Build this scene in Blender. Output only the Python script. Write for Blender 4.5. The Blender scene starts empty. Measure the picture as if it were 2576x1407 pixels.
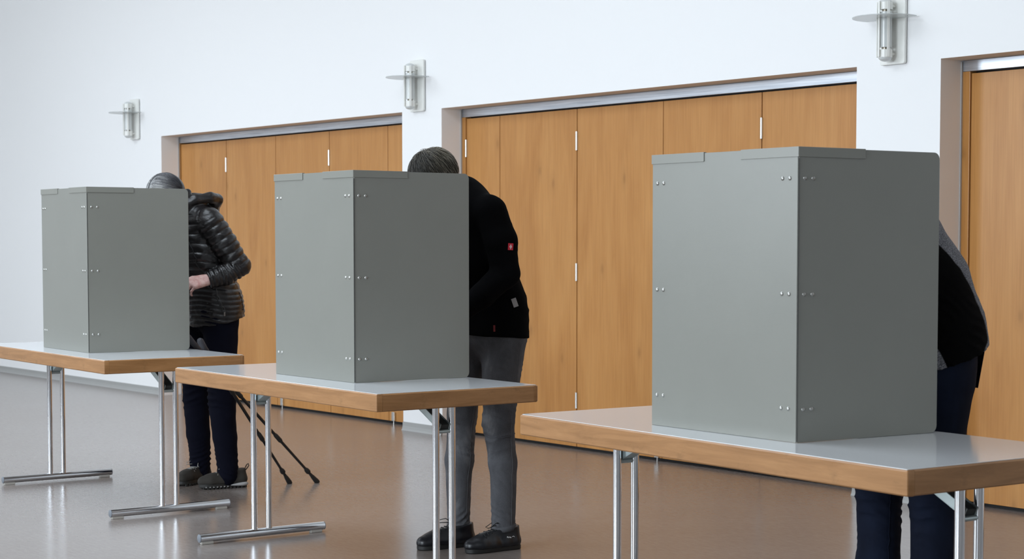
import bpy, bmesh, math, random
import numpy as np
from mathutils import Vector, Matrix, noise
from mathutils.bvhtree import BVHTree

# ------------------------------------------------------------------ camera, world, lights, exposure
SC = bpy.context.scene
COL = SC.collection
W_PX, H_PX = 2576.0, 1407.0
F_PX, CX, CY = 4472.18, 1461.1, 860.3
PITCH, ROLL, YAW, EYE = 0.05512, 0.00148, -0.87829, 1.2586

cam = bpy.data.cameras.new('camera')
cam.sensor_fit = 'HORIZONTAL'
cam.sensor_width = 36.0
cam.lens = F_PX / W_PX * 36.0
cam.shift_x = -(CX - W_PX / 2) / W_PX
cam.shift_y = (CY - H_PX / 2) / W_PX
cam.clip_start = 0.05
cam.clip_end = 100
fw = Vector((math.sin(YAW) * math.cos(PITCH), math.cos(YAW) * math.cos(PITCH), -math.sin(PITCH)))
rt = Vector((math.cos(YAW), -math.sin(YAW), 0))
up = rt.cross(fw)
r2 = math.cos(ROLL) * rt + math.sin(ROLL) * up
u2 = -math.sin(ROLL) * rt + math.cos(ROLL) * up
cam_ob = bpy.data.objects.new('camera', cam)
COL.objects.link(cam_ob)
cam_ob.matrix_world = Matrix(((r2.x, u2.x, -fw.x, 0), (r2.y, u2.y, -fw.y, 0), (r2.z, u2.z, -fw.z, EYE), (0, 0, 0, 1)))
cam.dof.use_dof = True
cam.dof.focus_distance = 6.7
cam.dof.aperture_fstop = 9.0
SC.camera = cam_ob

world = bpy.data.worlds.new('world')
SC.world = world
world.use_nodes = True
world.node_tree.nodes['Background'].inputs[0].default_value = (0.75, 0.86, 1.0, 1)
world.node_tree.nodes['Background'].inputs[1].default_value = 1.0

FRONT_Y = -6.8          # window wall behind the camera
WINDOWS = [(-15.6, -12.6), (-12.1, -9.1), (-8.6, -5.6), (-5.1, -2.1), (-1.6, 1.0)]   # x ranges of the windows in that wall
WIN_Z = (1.3, 4.0)
WIN_POWER = [400.0, 55.0, 65.0, 720.0, 135.0]      # daylight through each window
FILL_ROOFLIGHTS = [(-15.0, -11.0, 0.5, 3.5), (-9.0, -5.0, 0.5, 3.5)]   # unseen ceiling openings added for fill light, x and y ranges
ROOF_FILL_POWER = [190.0, 150.0]
CEIL = 4.4
DAY = (0.83, 0.92, 1.0)
def daylight(name, loc, rot, sx, sy, energy):
    l = bpy.data.lights.new(name, 'AREA')
    l.shape = 'RECTANGLE'
    l.size, l.size_y = sx, sy
    l.energy = energy
    l.color = DAY
    lo = bpy.data.objects.new(name, l)
    lo.location = loc
    lo.rotation_euler = rot
    COL.objects.link(lo)
for (xa, xb), pw in zip(WINDOWS, WIN_POWER):
    daylight('window_daylight', ((xa + xb) / 2, FRONT_Y - 0.32, (WIN_Z[0] + WIN_Z[1]) / 2), (math.radians(90), 0, 0), xb - xa, WIN_Z[1] - WIN_Z[0], pw)
for (xa, xb, ya, yb), pw in zip(FILL_ROOFLIGHTS, ROOF_FILL_POWER):
    daylight('rooflight_fill', ((xa + xb) / 2, (ya + yb) / 2, CEIL + 0.14), (0, 0, 0), xb - xa, yb - ya, pw)

vs = SC.view_settings
vs.view_transform = 'Standard'
vs.look = 'None'
vs.exposure = 0.0
vs.gamma = 1.0
vs.use_curve_mapping = False
SC.cycles.use_denoising = True
SC.cycles.max_bounces = 8
SC.cycles.diffuse_bounces = 5
SC.cycles.glossy_bounces = 4
SC.cycles.sample_clamp_indirect = 6.0
SC.cycles.caustics_reflective = False
SC.cycles.caustics_refractive = False

# ------------------------------------------------------------------ helpers: materials
def mat(name, color, rough=0.5, metal=0.0, spec=0.5, **kw):
    m = bpy.data.materials.new(name)
    m.use_nodes = True
    b = m.node_tree.nodes['Principled BSDF']
    b.inputs['Base Color'].default_value = (*color, 1)
    b.inputs['Roughness'].default_value = rough
    b.inputs['Metallic'].default_value = metal
    b.inputs['Specular IOR Level'].default_value = spec
    for k, v in kw.items():
        b.inputs[k].default_value = v
    return m

def nd(m, typ, **kw):
    n = m.node_tree.nodes.new(typ)
    for k, v in kw.items():
        if hasattr(n, k) and not isinstance(n.bl_rna.properties.get(k), type(None)):
            setattr(n, k, v)
    return n

def link(m, a, b):
    m.node_tree.links.new(a, b)

def bsdf(m):
    return m.node_tree.nodes['Principled BSDF']

def coords(m, scale=(1, 1, 1), kind='Object', loc=(0, 0, 0)):
    tc = nd(m, 'ShaderNodeTexCoord')
    mp = nd(m, 'ShaderNodeMapping')
    mp.inputs['Scale'].default_value = scale
    mp.inputs['Location'].default_value = loc
    link(m, tc.outputs[kind], mp.inputs['Vector'])
    return mp.outputs['Vector']

def noise_tex(m, vec, scale, detail=4, rough=0.55, dist=0.0):
    n = nd(m, 'ShaderNodeTexNoise')
    n.inputs['Scale'].default_value = scale
    n.inputs['Detail'].default_value = detail
    n.inputs['Roughness'].default_value = rough
    n.inputs['Distortion'].default_value = dist
    link(m, vec, n.inputs['Vector'])
    return n.outputs['Fac']

def ramp(m, fac, stops):
    r = nd(m, 'ShaderNodeValToRGB')
    els = r.color_ramp.elements
    while len(els) < len(stops):
        els.new(0.5)
    for e, (p, c) in zip(els, stops):
        e.position = p
        e.color = (*c, 1) if len(c) == 3 else c
    link(m, fac, r.inputs['Fac'])
    return r.outputs['Color']

def mix(m, fac, a, b, mode='MIX'):
    n = nd(m, 'ShaderNodeMix')
    n.data_type = 'RGBA'
    n.blend_type = mode
    for sock, v in ((n.inputs[0], fac), (n.inputs[6], a), (n.inputs[7], b)):
        if isinstance(v, (int, float)):
            sock.default_value = v
        elif isinstance(v, tuple):
            sock.default_value = (*v, 1)
        else:
            link(m, v, sock)
    return n.outputs[2]

def bump(m, height, strength=0.2, dist=0.002):
    b = nd(m, 'ShaderNodeBump')
    b.inputs['Strength'].default_value = strength
    b.inputs['Distance'].default_value = dist
    link(m, height, b.inputs['Height'])
    link(m, b.outputs['Normal'], bsdf(m).inputs['Normal'])

M = {}
# white plaster
m = M['plaster'] = mat('white_plaster', (0.86, 0.86, 0.86), 0.85, spec=0.2)
bump(m, noise_tex(m, coords(m), 60, 5), 0.15, 0.001)
M['ceiling'] = mat('ceiling_white', (0.8, 0.8, 0.79), 0.9, spec=0.1)
M['far_wall'] = mat('warm_grey_wall', (0.20, 0.19, 0.18), 0.8, spec=0.2)
M['right_wall'] = mat('light_grey_wall', (0.62, 0.63, 0.64), 0.8, spec=0.2)

# linoleum floor
m = M['floor'] = mat('linoleum', (0.3, 0.25, 0.21), 0.2, spec=0.5)
v = coords(m, (9, 34, 1))
c1 = noise_tex(m, v, 2.2, 6, 0.65, 0.6)
c2 = noise_tex(m, coords(m, (1, 1, 1)), 1.3, 3)
colr = ramp(m, c1, [(0.28, (0.215, 0.182, 0.165)), (0.5, (0.25, 0.218, 0.200)), (0.75, (0.285, 0.255, 0.238))])
colr = mix(m, 0.35, colr, ramp(m, c2, [(0.3, (0.22, 0.182, 0.160)), (0.7, (0.28, 0.248, 0.232))]))
link(m, colr, bsdf(m).inputs['Base Color'])
rr = nd(m, 'ShaderNodeMapRange')
rr.inputs['To Min'].default_value = 0.15
rr.inputs['To Max'].default_value = 0.27
link(m, c1, rr.inputs['Value'])
link(m, rr.outputs['Result'], bsdf(m).inputs['Roughness'])
bump(m, c1, 0.012, 0.0003)

M['baseboard'] = mat('grey_vinyl_baseboard', (0.36, 0.36, 0.35), 0.45)

# veneer of the folding doors
def veneer(name, base, dark, light):
    m = mat(name, base, 0.33, spec=0.4)
    v = coords(m, (1, 1, 0.09))
    g1 = noise_tex(m, v, 22, 5, 0.6, 0.9)
    g2 = noise_tex(m, coords(m, (1, 1, 0.16), loc=(3, 1, 2)), 5.0, 3, 0.5, 1.2)
    col = ramp(m, g1, [(0.3, dark), (0.52, base), (0.78, light)])
    col = mix(m, 0.55, col, ramp(m, g2, [(0.3, dark), (0.5, base), (0.7, light)]))
    vor = nd(m, 'ShaderNodeTexVoronoi')
    vor.inputs['Scale'].default_value = 1.0
    vor.inputs['Randomness'].default_value = 0.85
    sp = nd(m, 'ShaderNodeSeparateXYZ')
    link(m, coords(m, (2.6, 1, 1.25), loc=(0.2, 0, 0.35)), sp.inputs[0])
    cb = nd(m, 'ShaderNodeCombineXYZ')
    link(m, sp.outputs[0], cb.inputs[0]); link(m, sp.outputs[2], cb.inputs[1])
    vor.voronoi_dimensions = '2D'
    link(m, cb.outputs[0], vor.inputs['Vector'])
    kn = ramp(m, vor.outputs['Distance'], [(0.0, (0.55, 0.55, 0.55)), (0.022, (0.42, 0.42, 0.42)), (0.05, (0.14, 0.14, 0.14)), (0.12, (0, 0, 0))])
    kd = tuple(c * 0.62 for c in dark)
    col = mix(m, kn, col, kd)
    fine = noise_tex(m, coords(m, (1, 1, 0.02)), 160, 2)
    col = mix(m, 0.14, col, ramp(m, fine, [(0.35, kd), (0.6, light)]))
    link(m, col, bsdf(m).inputs['Base Color'])
    bump(m, fine, 0.06, 0.0004)
    return m
M['veneer'] = veneer('spruce_veneer', (0.485, 0.222, 0.062), (0.405, 0.170, 0.042), (0.545, 0.268, 0.084))
M['veneer_edge'] = mat('solid_pine_edge', (0.36, 0.17, 0.05), 0.4)
M['bead'] = mat('pale_corner_bead', (0.45, 0.45, 0.45), 0.5)
M['black_gap'] = mat('gap_black', (0.008, 0.008, 0.009), 0.6)
# brushed steel rail
m = M['steel_rail'] = mat('brushed_steel', (0.6, 0.64, 0.7), 0.36, 1.0)
g = noise_tex(m, coords(m, (0.7, 1, 26)), 3.0, 4, 0.6, 0.5)
link(m, ramp(m, g, [(0.35, (0.55, 0.60, 0.67)), (0.65, (0.80, 0.85, 0.92))]), bsdf(m).inputs['Base Color'])
M['hinge'] = mat('satin_steel', (0.72, 0.72, 0.70), 0.28, 1.0)

# table
m = M['edge_wood'] = mat('worn_beech_edge', (0.5, 0.33, 0.19), 0.42)
v = coords(m, (0.35, 0.35, 3.5))
g1 = noise_tex(m, v, 9, 6, 0.65, 1.0)
g2 = noise_tex(m, coords(m, (1, 1, 1.6)), 14, 5, 0.7)
col = ramp(m, g1, [(0.3, (0.27, 0.128, 0.044)), (0.55, (0.365, 0.182, 0.070)), (0.75, (0.43, 0.225, 0.092))])
col = mix(m, ramp(m, g2, [(0.57, (0, 0, 0)), (0.74, (0.6, 0.6, 0.6))]), col, (0.2, 0.1, 0.035))
link(m, col, bsdf(m).inputs['Base Color'])
bump(m, g1, 0.1, 0.0006)
m = M['laminate'] = mat('grey_laminate', (0.70, 0.72, 0.74), 0.13, spec=0.6)
g = noise_tex(m, coords(m), 900, 1)
link(m, mix(m, 0.12, (0.70, 0.72, 0.74), ramp(m, g, [(0.4, (0.6, 0.61, 0.62)), (0.6, (0.8, 0.82, 0.84))])), bsdf(m).inputs['Base Color'])
M['chrome'] = mat('chrome', (0.72, 0.735, 0.76), 0.09, 1.0)
M['zinc'] = mat('zinc_plated_steel', (0.48, 0.55, 0.55), 0.38, 0.85)
M['dark_zinc'] = mat('dark_inner_steel', (0.05, 0.055, 0.055), 0.5, 0.6)
M['cap_grey'] = mat('grey_plastic_cap', (0.20, 0.22, 0.25), 0.45)
M['glide'] = mat('pale_plastic_glide', (0.50, 0.48, 0.44), 0.4)

# booth board
m = M['booth'] = mat('grey_painted_board', (0.218, 0.228, 0.208), 0.30, spec=0.6)
g = noise_tex(m, coords(m), 420, 3)
g2 = noise_tex(m, coords(m), 4, 3)
link(m, mix(m, 0.25, (0.205, 0.206, 0.182), ramp(m, g2, [(0.3, (0.200, 0.207, 0.188)), (0.7, (0.236, 0.242, 0.218))])), bsdf(m).inputs['Base Color'])
bump(m, g, 0.22, 0.0006)
M['booth_clip'] = mat('grey_painted_angle', (0.218, 0.22, 0.195), 0.3, spec=0.5)
M['rivet'] = mat('bright_rivet', (0.42, 0.42, 0.40), 0.34, 1.0)

# wall lamp
M['lamp_white'] = mat('lamp_white_lacquer', (0.80, 0.80, 0.76), 0.3)
M['lamp_socket'] = mat('lamp_socket_metal', (0.30, 0.27, 0.22), 0.35, 0.7)
M['lamp_tube'] = mat('opal_lamp_tube', (0.62, 0.64, 0.63), 0.15)
m = M['lamp_glass'] = mat('frosted_glass_disc', (0.62, 0.65, 0.64), 0.25, spec=0.5)
bsdf(m).inputs['Transmission Weight'].default_value = 0.25
bsdf(m).inputs['Alpha'].default_value = 0.62

# ------------------------------------------------------------------ helpers: meshes and objects
def setp(o, label=None, cat=None, group=None, kind=None):
    if label: o['label'] = label
    if cat: o['category'] = cat
    if group: o['group'] = group
    if kind: o['kind'] = kind
    return o

def empty(name, loc=(0, 0, 0), rz=0.0):
    o = bpy.data.objects.new(name, None)
    COL.objects.link(o)
    o.location = loc
    o.rotation_euler = (0, 0, rz)
    o.empty_display_size = 0.1
    return o

def obj(name, bm, material, parent=None, smooth=False, angle=None):
    me = bpy.data.meshes.new(name)
    bm.to_mesh(me)
    bm.free()
    mats = material if isinstance(material, (list, tuple)) else [material]
    for q in mats:
        me.materials.append(q)
    if smooth:
        me.shade_smooth()
        if angle:
            me.set_sharp_from_angle(angle=math.radians(angle))
    o = bpy.data.objects.new(name, me)
    COL.objects.link(o)
    if parent is not None:
        o.parent = parent
    return o

def nb():
    return bmesh.new()

def box(bm, lo, hi, bev=0.0, seg=2, mi=0):
    t = bmesh.new()
    bmesh.ops.create_cube(t, size=1)
    for v in t.verts:
        v.co = Vector(((lo[0] + hi[0]) / 2 + v.co.x * (hi[0] - lo[0]), (lo[1] + hi[1]) / 2 + v.co.y * (hi[1] - lo[1]), (lo[2] + hi[2]) / 2 + v.co.z * (hi[2] - lo[2])))
    if bev > 0:
        bmesh.ops.bevel(t, geom=list(t.edges), offset=bev, segments=seg, affect='EDGES', profile=0.5)
    for f in t.faces:
        f.material_index = mi
    tmp = bpy.data.meshes.new('t')
    t.to_mesh(tmp)
    t.free()
    bm.from_mesh(tmp)
    bpy.data.meshes.remove(tmp)
    return bm

def tube(bm, pts, r, seg=20, caps=True, radii=None):
    pts = [Vector(p) for p in pts]
    n = len(pts)
    rings = []
    prev = None
    for i, p in enumerate(pts):
        d = (pts[min(i + 1, n - 1)] - pts[max(i - 1, 0)]).normalized()
        if prev is None:
            a = Vector((0, 0, 1)) if abs(d.z) < 0.9 else Vector((1, 0, 0))
            x = d.cross(a).normalized()
        else:
            x = (prev - d * prev.dot(d)).normalized()
        prev = x
        y = d.cross(x)
        rad = radii[i] if radii else r
        rings.append([bm.verts.new(p + (x * math.cos(2 * math.pi * k / seg) + y * math.sin(2 * math.pi * k / seg)) * rad) for k in range(seg)])
    for a, b in zip(rings, rings[1:]):
        for k in range(seg):
            bm.faces.new((a[k], a[(k + 1) % seg], b[(k + 1) % seg], b[k]))
    if caps:
        bm.faces.new(rings[0][::-1])
        bm.faces.new(rings[-1])
    return bm

def prism(bm, outline, z0, z1, bev=0.0):
    """closed outline in the xy plane, extruded in z, top and bottom edges chamfered by bev"""
    levels = [(z0, bev), (z0 + bev, 0), (z1 - bev, 0), (z1, bev)] if bev else [(z0, 0), (z1, 0)]
    n = len(outline)
    cx = sum(p[0] for p in outline) / n
    cy = sum(p[1] for p in outline) / n
    rings = []
    for z, ins in levels:
        ring = []
        for i, (x, y) in enumerate(outline):
            px, py = outline[i - 1]
            qx, qy = outline[(i + 1) % n]
            tx, ty = qx - px, qy - py
            L = math.hypot(tx, ty) or 1
            ring.append(bm.verts.new((x - ty / L * ins, y + tx / L * ins, z)))
        rings.append(ring)
    for a, b in zip(rings, rings[1:]):
        for k in range(n):
            bm.faces.new((a[k], a[(k + 1) % n], b[(k + 1) % n], b[k]))
    bm.faces.new(rings[0][::-1])
    bm.faces.new(rings[-1])
    return bm

def rrect(x0, y0, x1, y1, rs, seg=6):
    """counter-clockwise rounded rectangle; rs = radius at (x0,y0),(x1,y0),(x1,y1),(x0,y1)"""
    out = []
    for (cx, cy, a0), r in zip(((x0, y0, 180), (x1, y0, 270), (x1, y1, 0), (x0, y1, 90)), rs):
        sx = cx + (r if cx == x0 else -r)
        sy = cy + (r if cy == y0 else -r)
        if r <= 0:
            out.append((cx, cy))
            continue
        for k in range(seg + 1):
            a = math.radians(a0 + 90 * k / seg)
            out.append((sx + r * math.cos(a), sy + r * math.sin(a)))
    return out

def lathe(bm, prof, seg=24, c=(0, 0, 0)):
    rings = []
    for r, z in prof:
        if r < 1e-6:
            rings.append([bm.verts.new((c[0], c[1], c[2] + z))])
        else:
            rings.append([bm.verts.new((c[0] + r * math.cos(2 * math.pi * k / seg), c[1] + r * math.sin(2 * math.pi * k / seg), c[2] + z)) for k in range(seg)])
    for a, b in zip(rings, rings[1:]):
        for k in range(seg):
            a0, a1 = (a[0], a[0]) if len(a) == 1 else (a[k], a[(k + 1) % seg])
            b0, b1 = (b[0], b[0]) if len(b) == 1 else (b[k], b[(k + 1) % seg])
            vs_ = []
            for q in (a0, a1, b1, b0):
                if q not in vs_:
                    vs_.append(q)
            if len(vs_) > 2:
                bm.faces.new(vs_)
    return bm

def xform(bm, mtx):
    bm.transform(mtx)
    return bm

# ------------------------------------------------------------------ the room
WALL_Y = 6.715
DOOR_Y = 6.877
XL, XR = -19.0, 4.5
OPEN = [(-13.498, -9.971), (-9.515, -5.955), (-5.431, -1.90)]
SOFFIT = 2.136

def struct(name, bm, m_, parent=None, **kw):
    o = obj(name, bm, m_, parent, **kw)
    if parent is None:
        o['kind'] = 'structure'
    return o

b = nb(); box(b, (XL - 0.3, FRONT_Y - 0.6, -0.12), (XR + 0.3, 7.6, 0)); struct('floor', b, M['floor'])
b = nb()
ry0, ry1 = FILL_ROOFLIGHTS[0][2], FILL_ROOFLIGHTS[0][3]
box(b, (XL - 0.3, FRONT_Y - 0.6, CEIL), (XR + 0.3, ry0, CEIL + 0.15)); box(b, (XL - 0.3, ry1, CEIL), (XR + 0.3, 7.6, CEIL + 0.15))
rx = [XL - 0.3] + [v for q in FILL_ROOFLIGHTS for v in q[:2]] + [XR + 0.3]
for i in range(0, len(rx), 2):
    box(b, (rx[i], ry0, CEIL), (rx[i + 1], ry1, CEIL + 0.15))
struct('ceiling', b, M['ceiling'])
b = nb()
xs = [XL] + [v for o in OPEN for v in o] + [XR]
for i in range(0, len(xs), 2):
    box(b, (xs[i], WALL_Y, 0), (xs[i + 1], DOOR_Y + 0.3, SOFFIT))
box(b, (XL, WALL_Y, SOFFIT), (XR, DOOR_Y + 0.3, CEIL))
bmesh.ops.remove_doubles(b, verts=list(b.verts), dist=1e-5)
struct('wall_back', b, M['plaster'])
b = nb(); box(b, (XL - 0.3, FRONT_Y - 0.6, 0), (XL, 7.6, CEIL)); struct('wall_left', b, M['plaster'])
b = nb(); box(b, (XR, FRONT_Y - 0.6, 0), (XR + 0.3, 7.6, CEIL)); struct('wall_right', b, M['right_wall'])
# front wall with windows
b = nb()
box(b, (XL, FRONT_Y - 0.3, 0), (XR, FRONT_Y, WIN_Z[0]))
box(b, (XL, FRONT_Y - 0.3, WIN_Z[1]), (XR, FRONT_Y, CEIL))
ex = [XL] + [v for w in WINDOWS for v in w] + [XR]
for i in range(0, len(ex), 2):
    box(b, (ex[i], FRONT_Y - 0.3, WIN_Z[0]), (ex[i + 1], FRONT_Y, WIN_Z[1]))
struct('wall_front', b, M['far_wall'])
frame_m = mat('window_frame_dark', (0.10, 0.10, 0.11), 0.4)
for i, (xa, xb) in enumerate(WINDOWS):
    b = nb()
    z0, z1 = WIN_Z
    y0, y1 = FRONT_Y - 0.2, FRONT_Y - 0.13
    box(b, (xa, y0, z0), (xa + 0.06, y1, z1)); box(b, (xb - 0.06, y0, z0), (xb, y1, z1))
    box(b, (xa, y0, z0), (xb, y1, z0 + 0.06)); box(b, (xa, y0, z1 - 0.06), (xb, y1, z1))
    box(b, ((xa + xb) / 2 - 0.035, y0, z0), ((xa + xb) / 2 + 0.035, y1, z1))
    struct('window_%d' % (i + 1), b, frame_m)
# baseboards
b = nb()
for i in range(0, len(xs), 2):
    x0, x1 = xs[i], xs[i + 1]
    prof = [(0.0, 0.0), (-0.016, 0.0), (-0.010, 0.012), (-0.006, 0.03), (-0.005, 0.056), (0.0, 0.058)]
    vv = [[b.verts.new((x, WALL_Y + y, z)) for (y, z) in prof] for x in (x0, x1)]
    for k in range(len(prof) - 1):
        b.faces.new((vv[0][k], vv[0][k + 1], vv[1][k + 1], vv[1][k]))
    b.faces.new(vv[0][::-1]); b.faces.new(vv[1])
bmesh.ops.recalc_face_normals(b, faces=list(b.faces))
struct('baseboard_back', b, M['baseboard'])

# folding doors in the three openings -------------------------------------------------
HZ = [(1.825, 1.937), (1.033, 1.140), (0.255, 0.352)]
def door_set(name, x0, x1, seams, hinged, bolts, frame_w):
    """seams: x of the joints between the leaves; hinged: those carrying hinges; a leaf runs from joint to joint"""
    root = empty(name, ((x0 + x1) / 2, DOOR_Y, 0))
    root['kind'] = 'structure'
    cx = (x0 + x1) / 2
    b = nb(); box(b, (x0 - cx, 0.0, 2.083), (x1 - cx, 0.06, SOFFIT), 0.002); obj('track_rail', b, M['steel_rail'], root)
    b = nb(); box(b, (x0 - cx, 0.055, 0.0), (x1 - cx, 0.075, 2.09)); obj('dark_gap', b, M['black_gap'], root)  # black sheet behind the leaves stands in for the darkness in the gaps
    if frame_w > 0:
        b = nb(); box(b, (x0 - cx, 0.0, 0.004), (x0 - cx + frame_w, 0.05, 2.083), 0.002); obj('door_frame', b, M['veneer_edge'] if name == 'door_1' else M['veneer'], root)
    b = nb(); box(b, (x0 - cx, -0.012, 0.004), (x0 - cx + 0.005, -0.0002, 2.13), 0.001); obj('edge_bead', b, M['bead'], root)
    js = [x0 + frame_w] + seams + [x1]
    for i in range(len(js) - 1):
        a, c = js[i] - cx + 0.0035, js[i + 1] - cx - 0.0035
        b = nb(); box(b, (a, 0.008, 0.02), (c, 0.048, 2.0735), 0.0015)
        leaf = obj('door_leaf', b, M['veneer'], root)
        jx = js[i + 1]
        if jx in seams and jx not in hinged:
            b = nb(); box(b, (c + 0.0005, 0.012, 0.02), (c + 0.0065, 0.04, 2.0735)); obj('edge_strip', b, M['veneer_edge'], leaf)
        if js[i] in hinged or (i == 0 and x0 + frame_w in hinged):
            for za, zb in HZ:
                b = nb()
                tube(b, [(js[i] - cx, 0.0055, za), (js[i] - cx, 0.0055, zb)], 0.0085, 14)
                for q in (0.33, 0.66):
                    zz = za + (zb - za) * q
                    tube(b, [(js[i] - cx, 0.0055, zz - 0.001), (js[i] - cx, 0.0055, zz + 0.001)], 0.0092, 14)
                obj('hinge', b, M['hinge'], leaf, smooth=True, angle=40)
    for bx in bolts:
        b = nb(); box(b, (bx - cx - 0.017, -0.006, 0.022), (bx - cx + 0.017, 0.009, 0.085), 0.002)
        tube(b, [(bx - cx + 0.006, 0.0, 0.0), (bx - cx + 0.006, 0.0, 0.03)], 0.005, 10)
        obj('floor_bolt', b, M['hinge'], root)
    return root

door_set('door_1', OPEN[0][0], OPEN[0][1], [-12.714, -11.941, -11.170, -10.402], [-12.714, -11.170], [-11.86, -10.334], 0.012)
f2 = -9.4749
door_set('door_2', OPEN[1][0], OPEN[1][1], [-9.1125, -8.338, -7.5634, -6.777, -6.005], [f2, -8.338, -6.777], [-7.60], f2 - OPEN[1][0])
door_set('door_3', OPEN[2][0], OPEN[2][1], [-4.61, -3.83, -3.05, -2.27], [-3.83, -2.27], [], 0.046)

# ------------------------------------------------------------------ wall lamps
def wall_lamp(x, label):
    root = empty('wall_lamp', (x, WALL_Y, 2.30))
    setp(root, label, 'lamp', 'uplighters along the white wall')
    b = nb(); prism(b, rrect(-0.078, -0.172, 0.078, 0.166, (0.012,) * 4), 0.006, 0.022, 0.002)
    bmesh.ops.transform(b, matrix=Matrix.Rotation(math.radians(90), 4, 'X'), verts=list(b.verts))
    obj('back_plate', b, M['lamp_white'], root, smooth=True, angle=30)
    b = nb(); box(b, (-0.066, -0.008, -0.158), (0.066, 0.0, 0.15)); obj('mount', b, M['cap_grey'], root)
    yo = -0.072
    TUBE_Z = (-0.094, 0.076)
    b = nb(); tube(b, [(0, yo, TUBE_Z[0]), (0, yo, TUBE_Z[1])], 0.0315, 28); obj('lamp_tube', b, M['lamp_tube'], root, smooth=True, angle=40)
    for za, zb, s in ((-0.142, -0.105, -1), (0.087, 0.122, 1)):
        b = nb()
        tube(b, [(0, yo, za), (0, yo, zb)], 0.034, 28)
        cap = obj('end_cap', b, M['lamp_white'], root, smooth=True, angle=40)
        zc = za if s < 0 else zb
        b = nb()
        lathe(b, [(0.0325 * math.cos(a), zc + s * 0.020 * math.sin(a)) for a in [math.radians(k) for k in range(0, 91, 15)]], 24, (0, yo, 0))
        bmesh.ops.recalc_face_normals(b, faces=list(b.faces))
        obj('dome', b, M['lamp_tube'], cap, smooth=True)
        b = nb(); ze = zb if s < 0 else za
        tube(b, [(0, yo, ze), (0, yo, TUBE_Z[0] if s < 0 else TUBE_Z[1])], 0.017, 18); obj('socket', b, M['lamp_socket'], cap, smooth=True, angle=40)
        b = nb(); zp = (za + zb) / 2
        tube(b, [(0.012, yo + 0.031, zp), (0.012, -0.02, zp)], 0.0075, 14); obj('standoff', b, M['lamp_white'], cap, smooth=True, angle=40)
    for ang in (200, 262, 330):
        a = math.radians(ang)
        px, py = 0.042 * math.cos(a), yo + 0.042 * math.sin(a)
        b = nb(); box(b, (-0.0065, -0.002, -0.140), (0.0065, 0.002, 0.125), 0.0006)
        xform(b, Matrix.Translation((px, py, 0)) @ Matrix.Rotation(a + math.pi / 2, 4, 'Z'))
        obj('side_rail', b, M['lamp_white'], root)
    # glass disc cut straight on the wall side
    R = 0.16
    y_cut = -0.026
    hx = math.sqrt(R * R - (y_cut - yo) ** 2)
    a0 = math.atan2(y_cut - yo, hx)
    out = []
    n = 48
    for k in range(n + 1):
        a = (math.pi - a0) + (math.pi + 2 * a0) * k / n
        out.append((R * math.cos(a), yo + R * math.sin(a)))
    b = nb(); prism(b, out, 0.045, 0.050, 0.001)
    bmesh.ops.recalc_face_normals(b, faces=list(b.faces))
    obj('glass_disc', b, M['lamp_glass'], root, smooth=True, angle=30)
    return root

wall_lamp(-13.955, 'white wall lamp with glass disc, leftmost and smallest, left of the farthest doors')
wall_lamp(-9.77, 'white wall lamp with glass disc, on the pier above the man in black')
wall_lamp(-5.712, 'white wall lamp with glass disc at top right, above the nearest pier')

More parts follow.
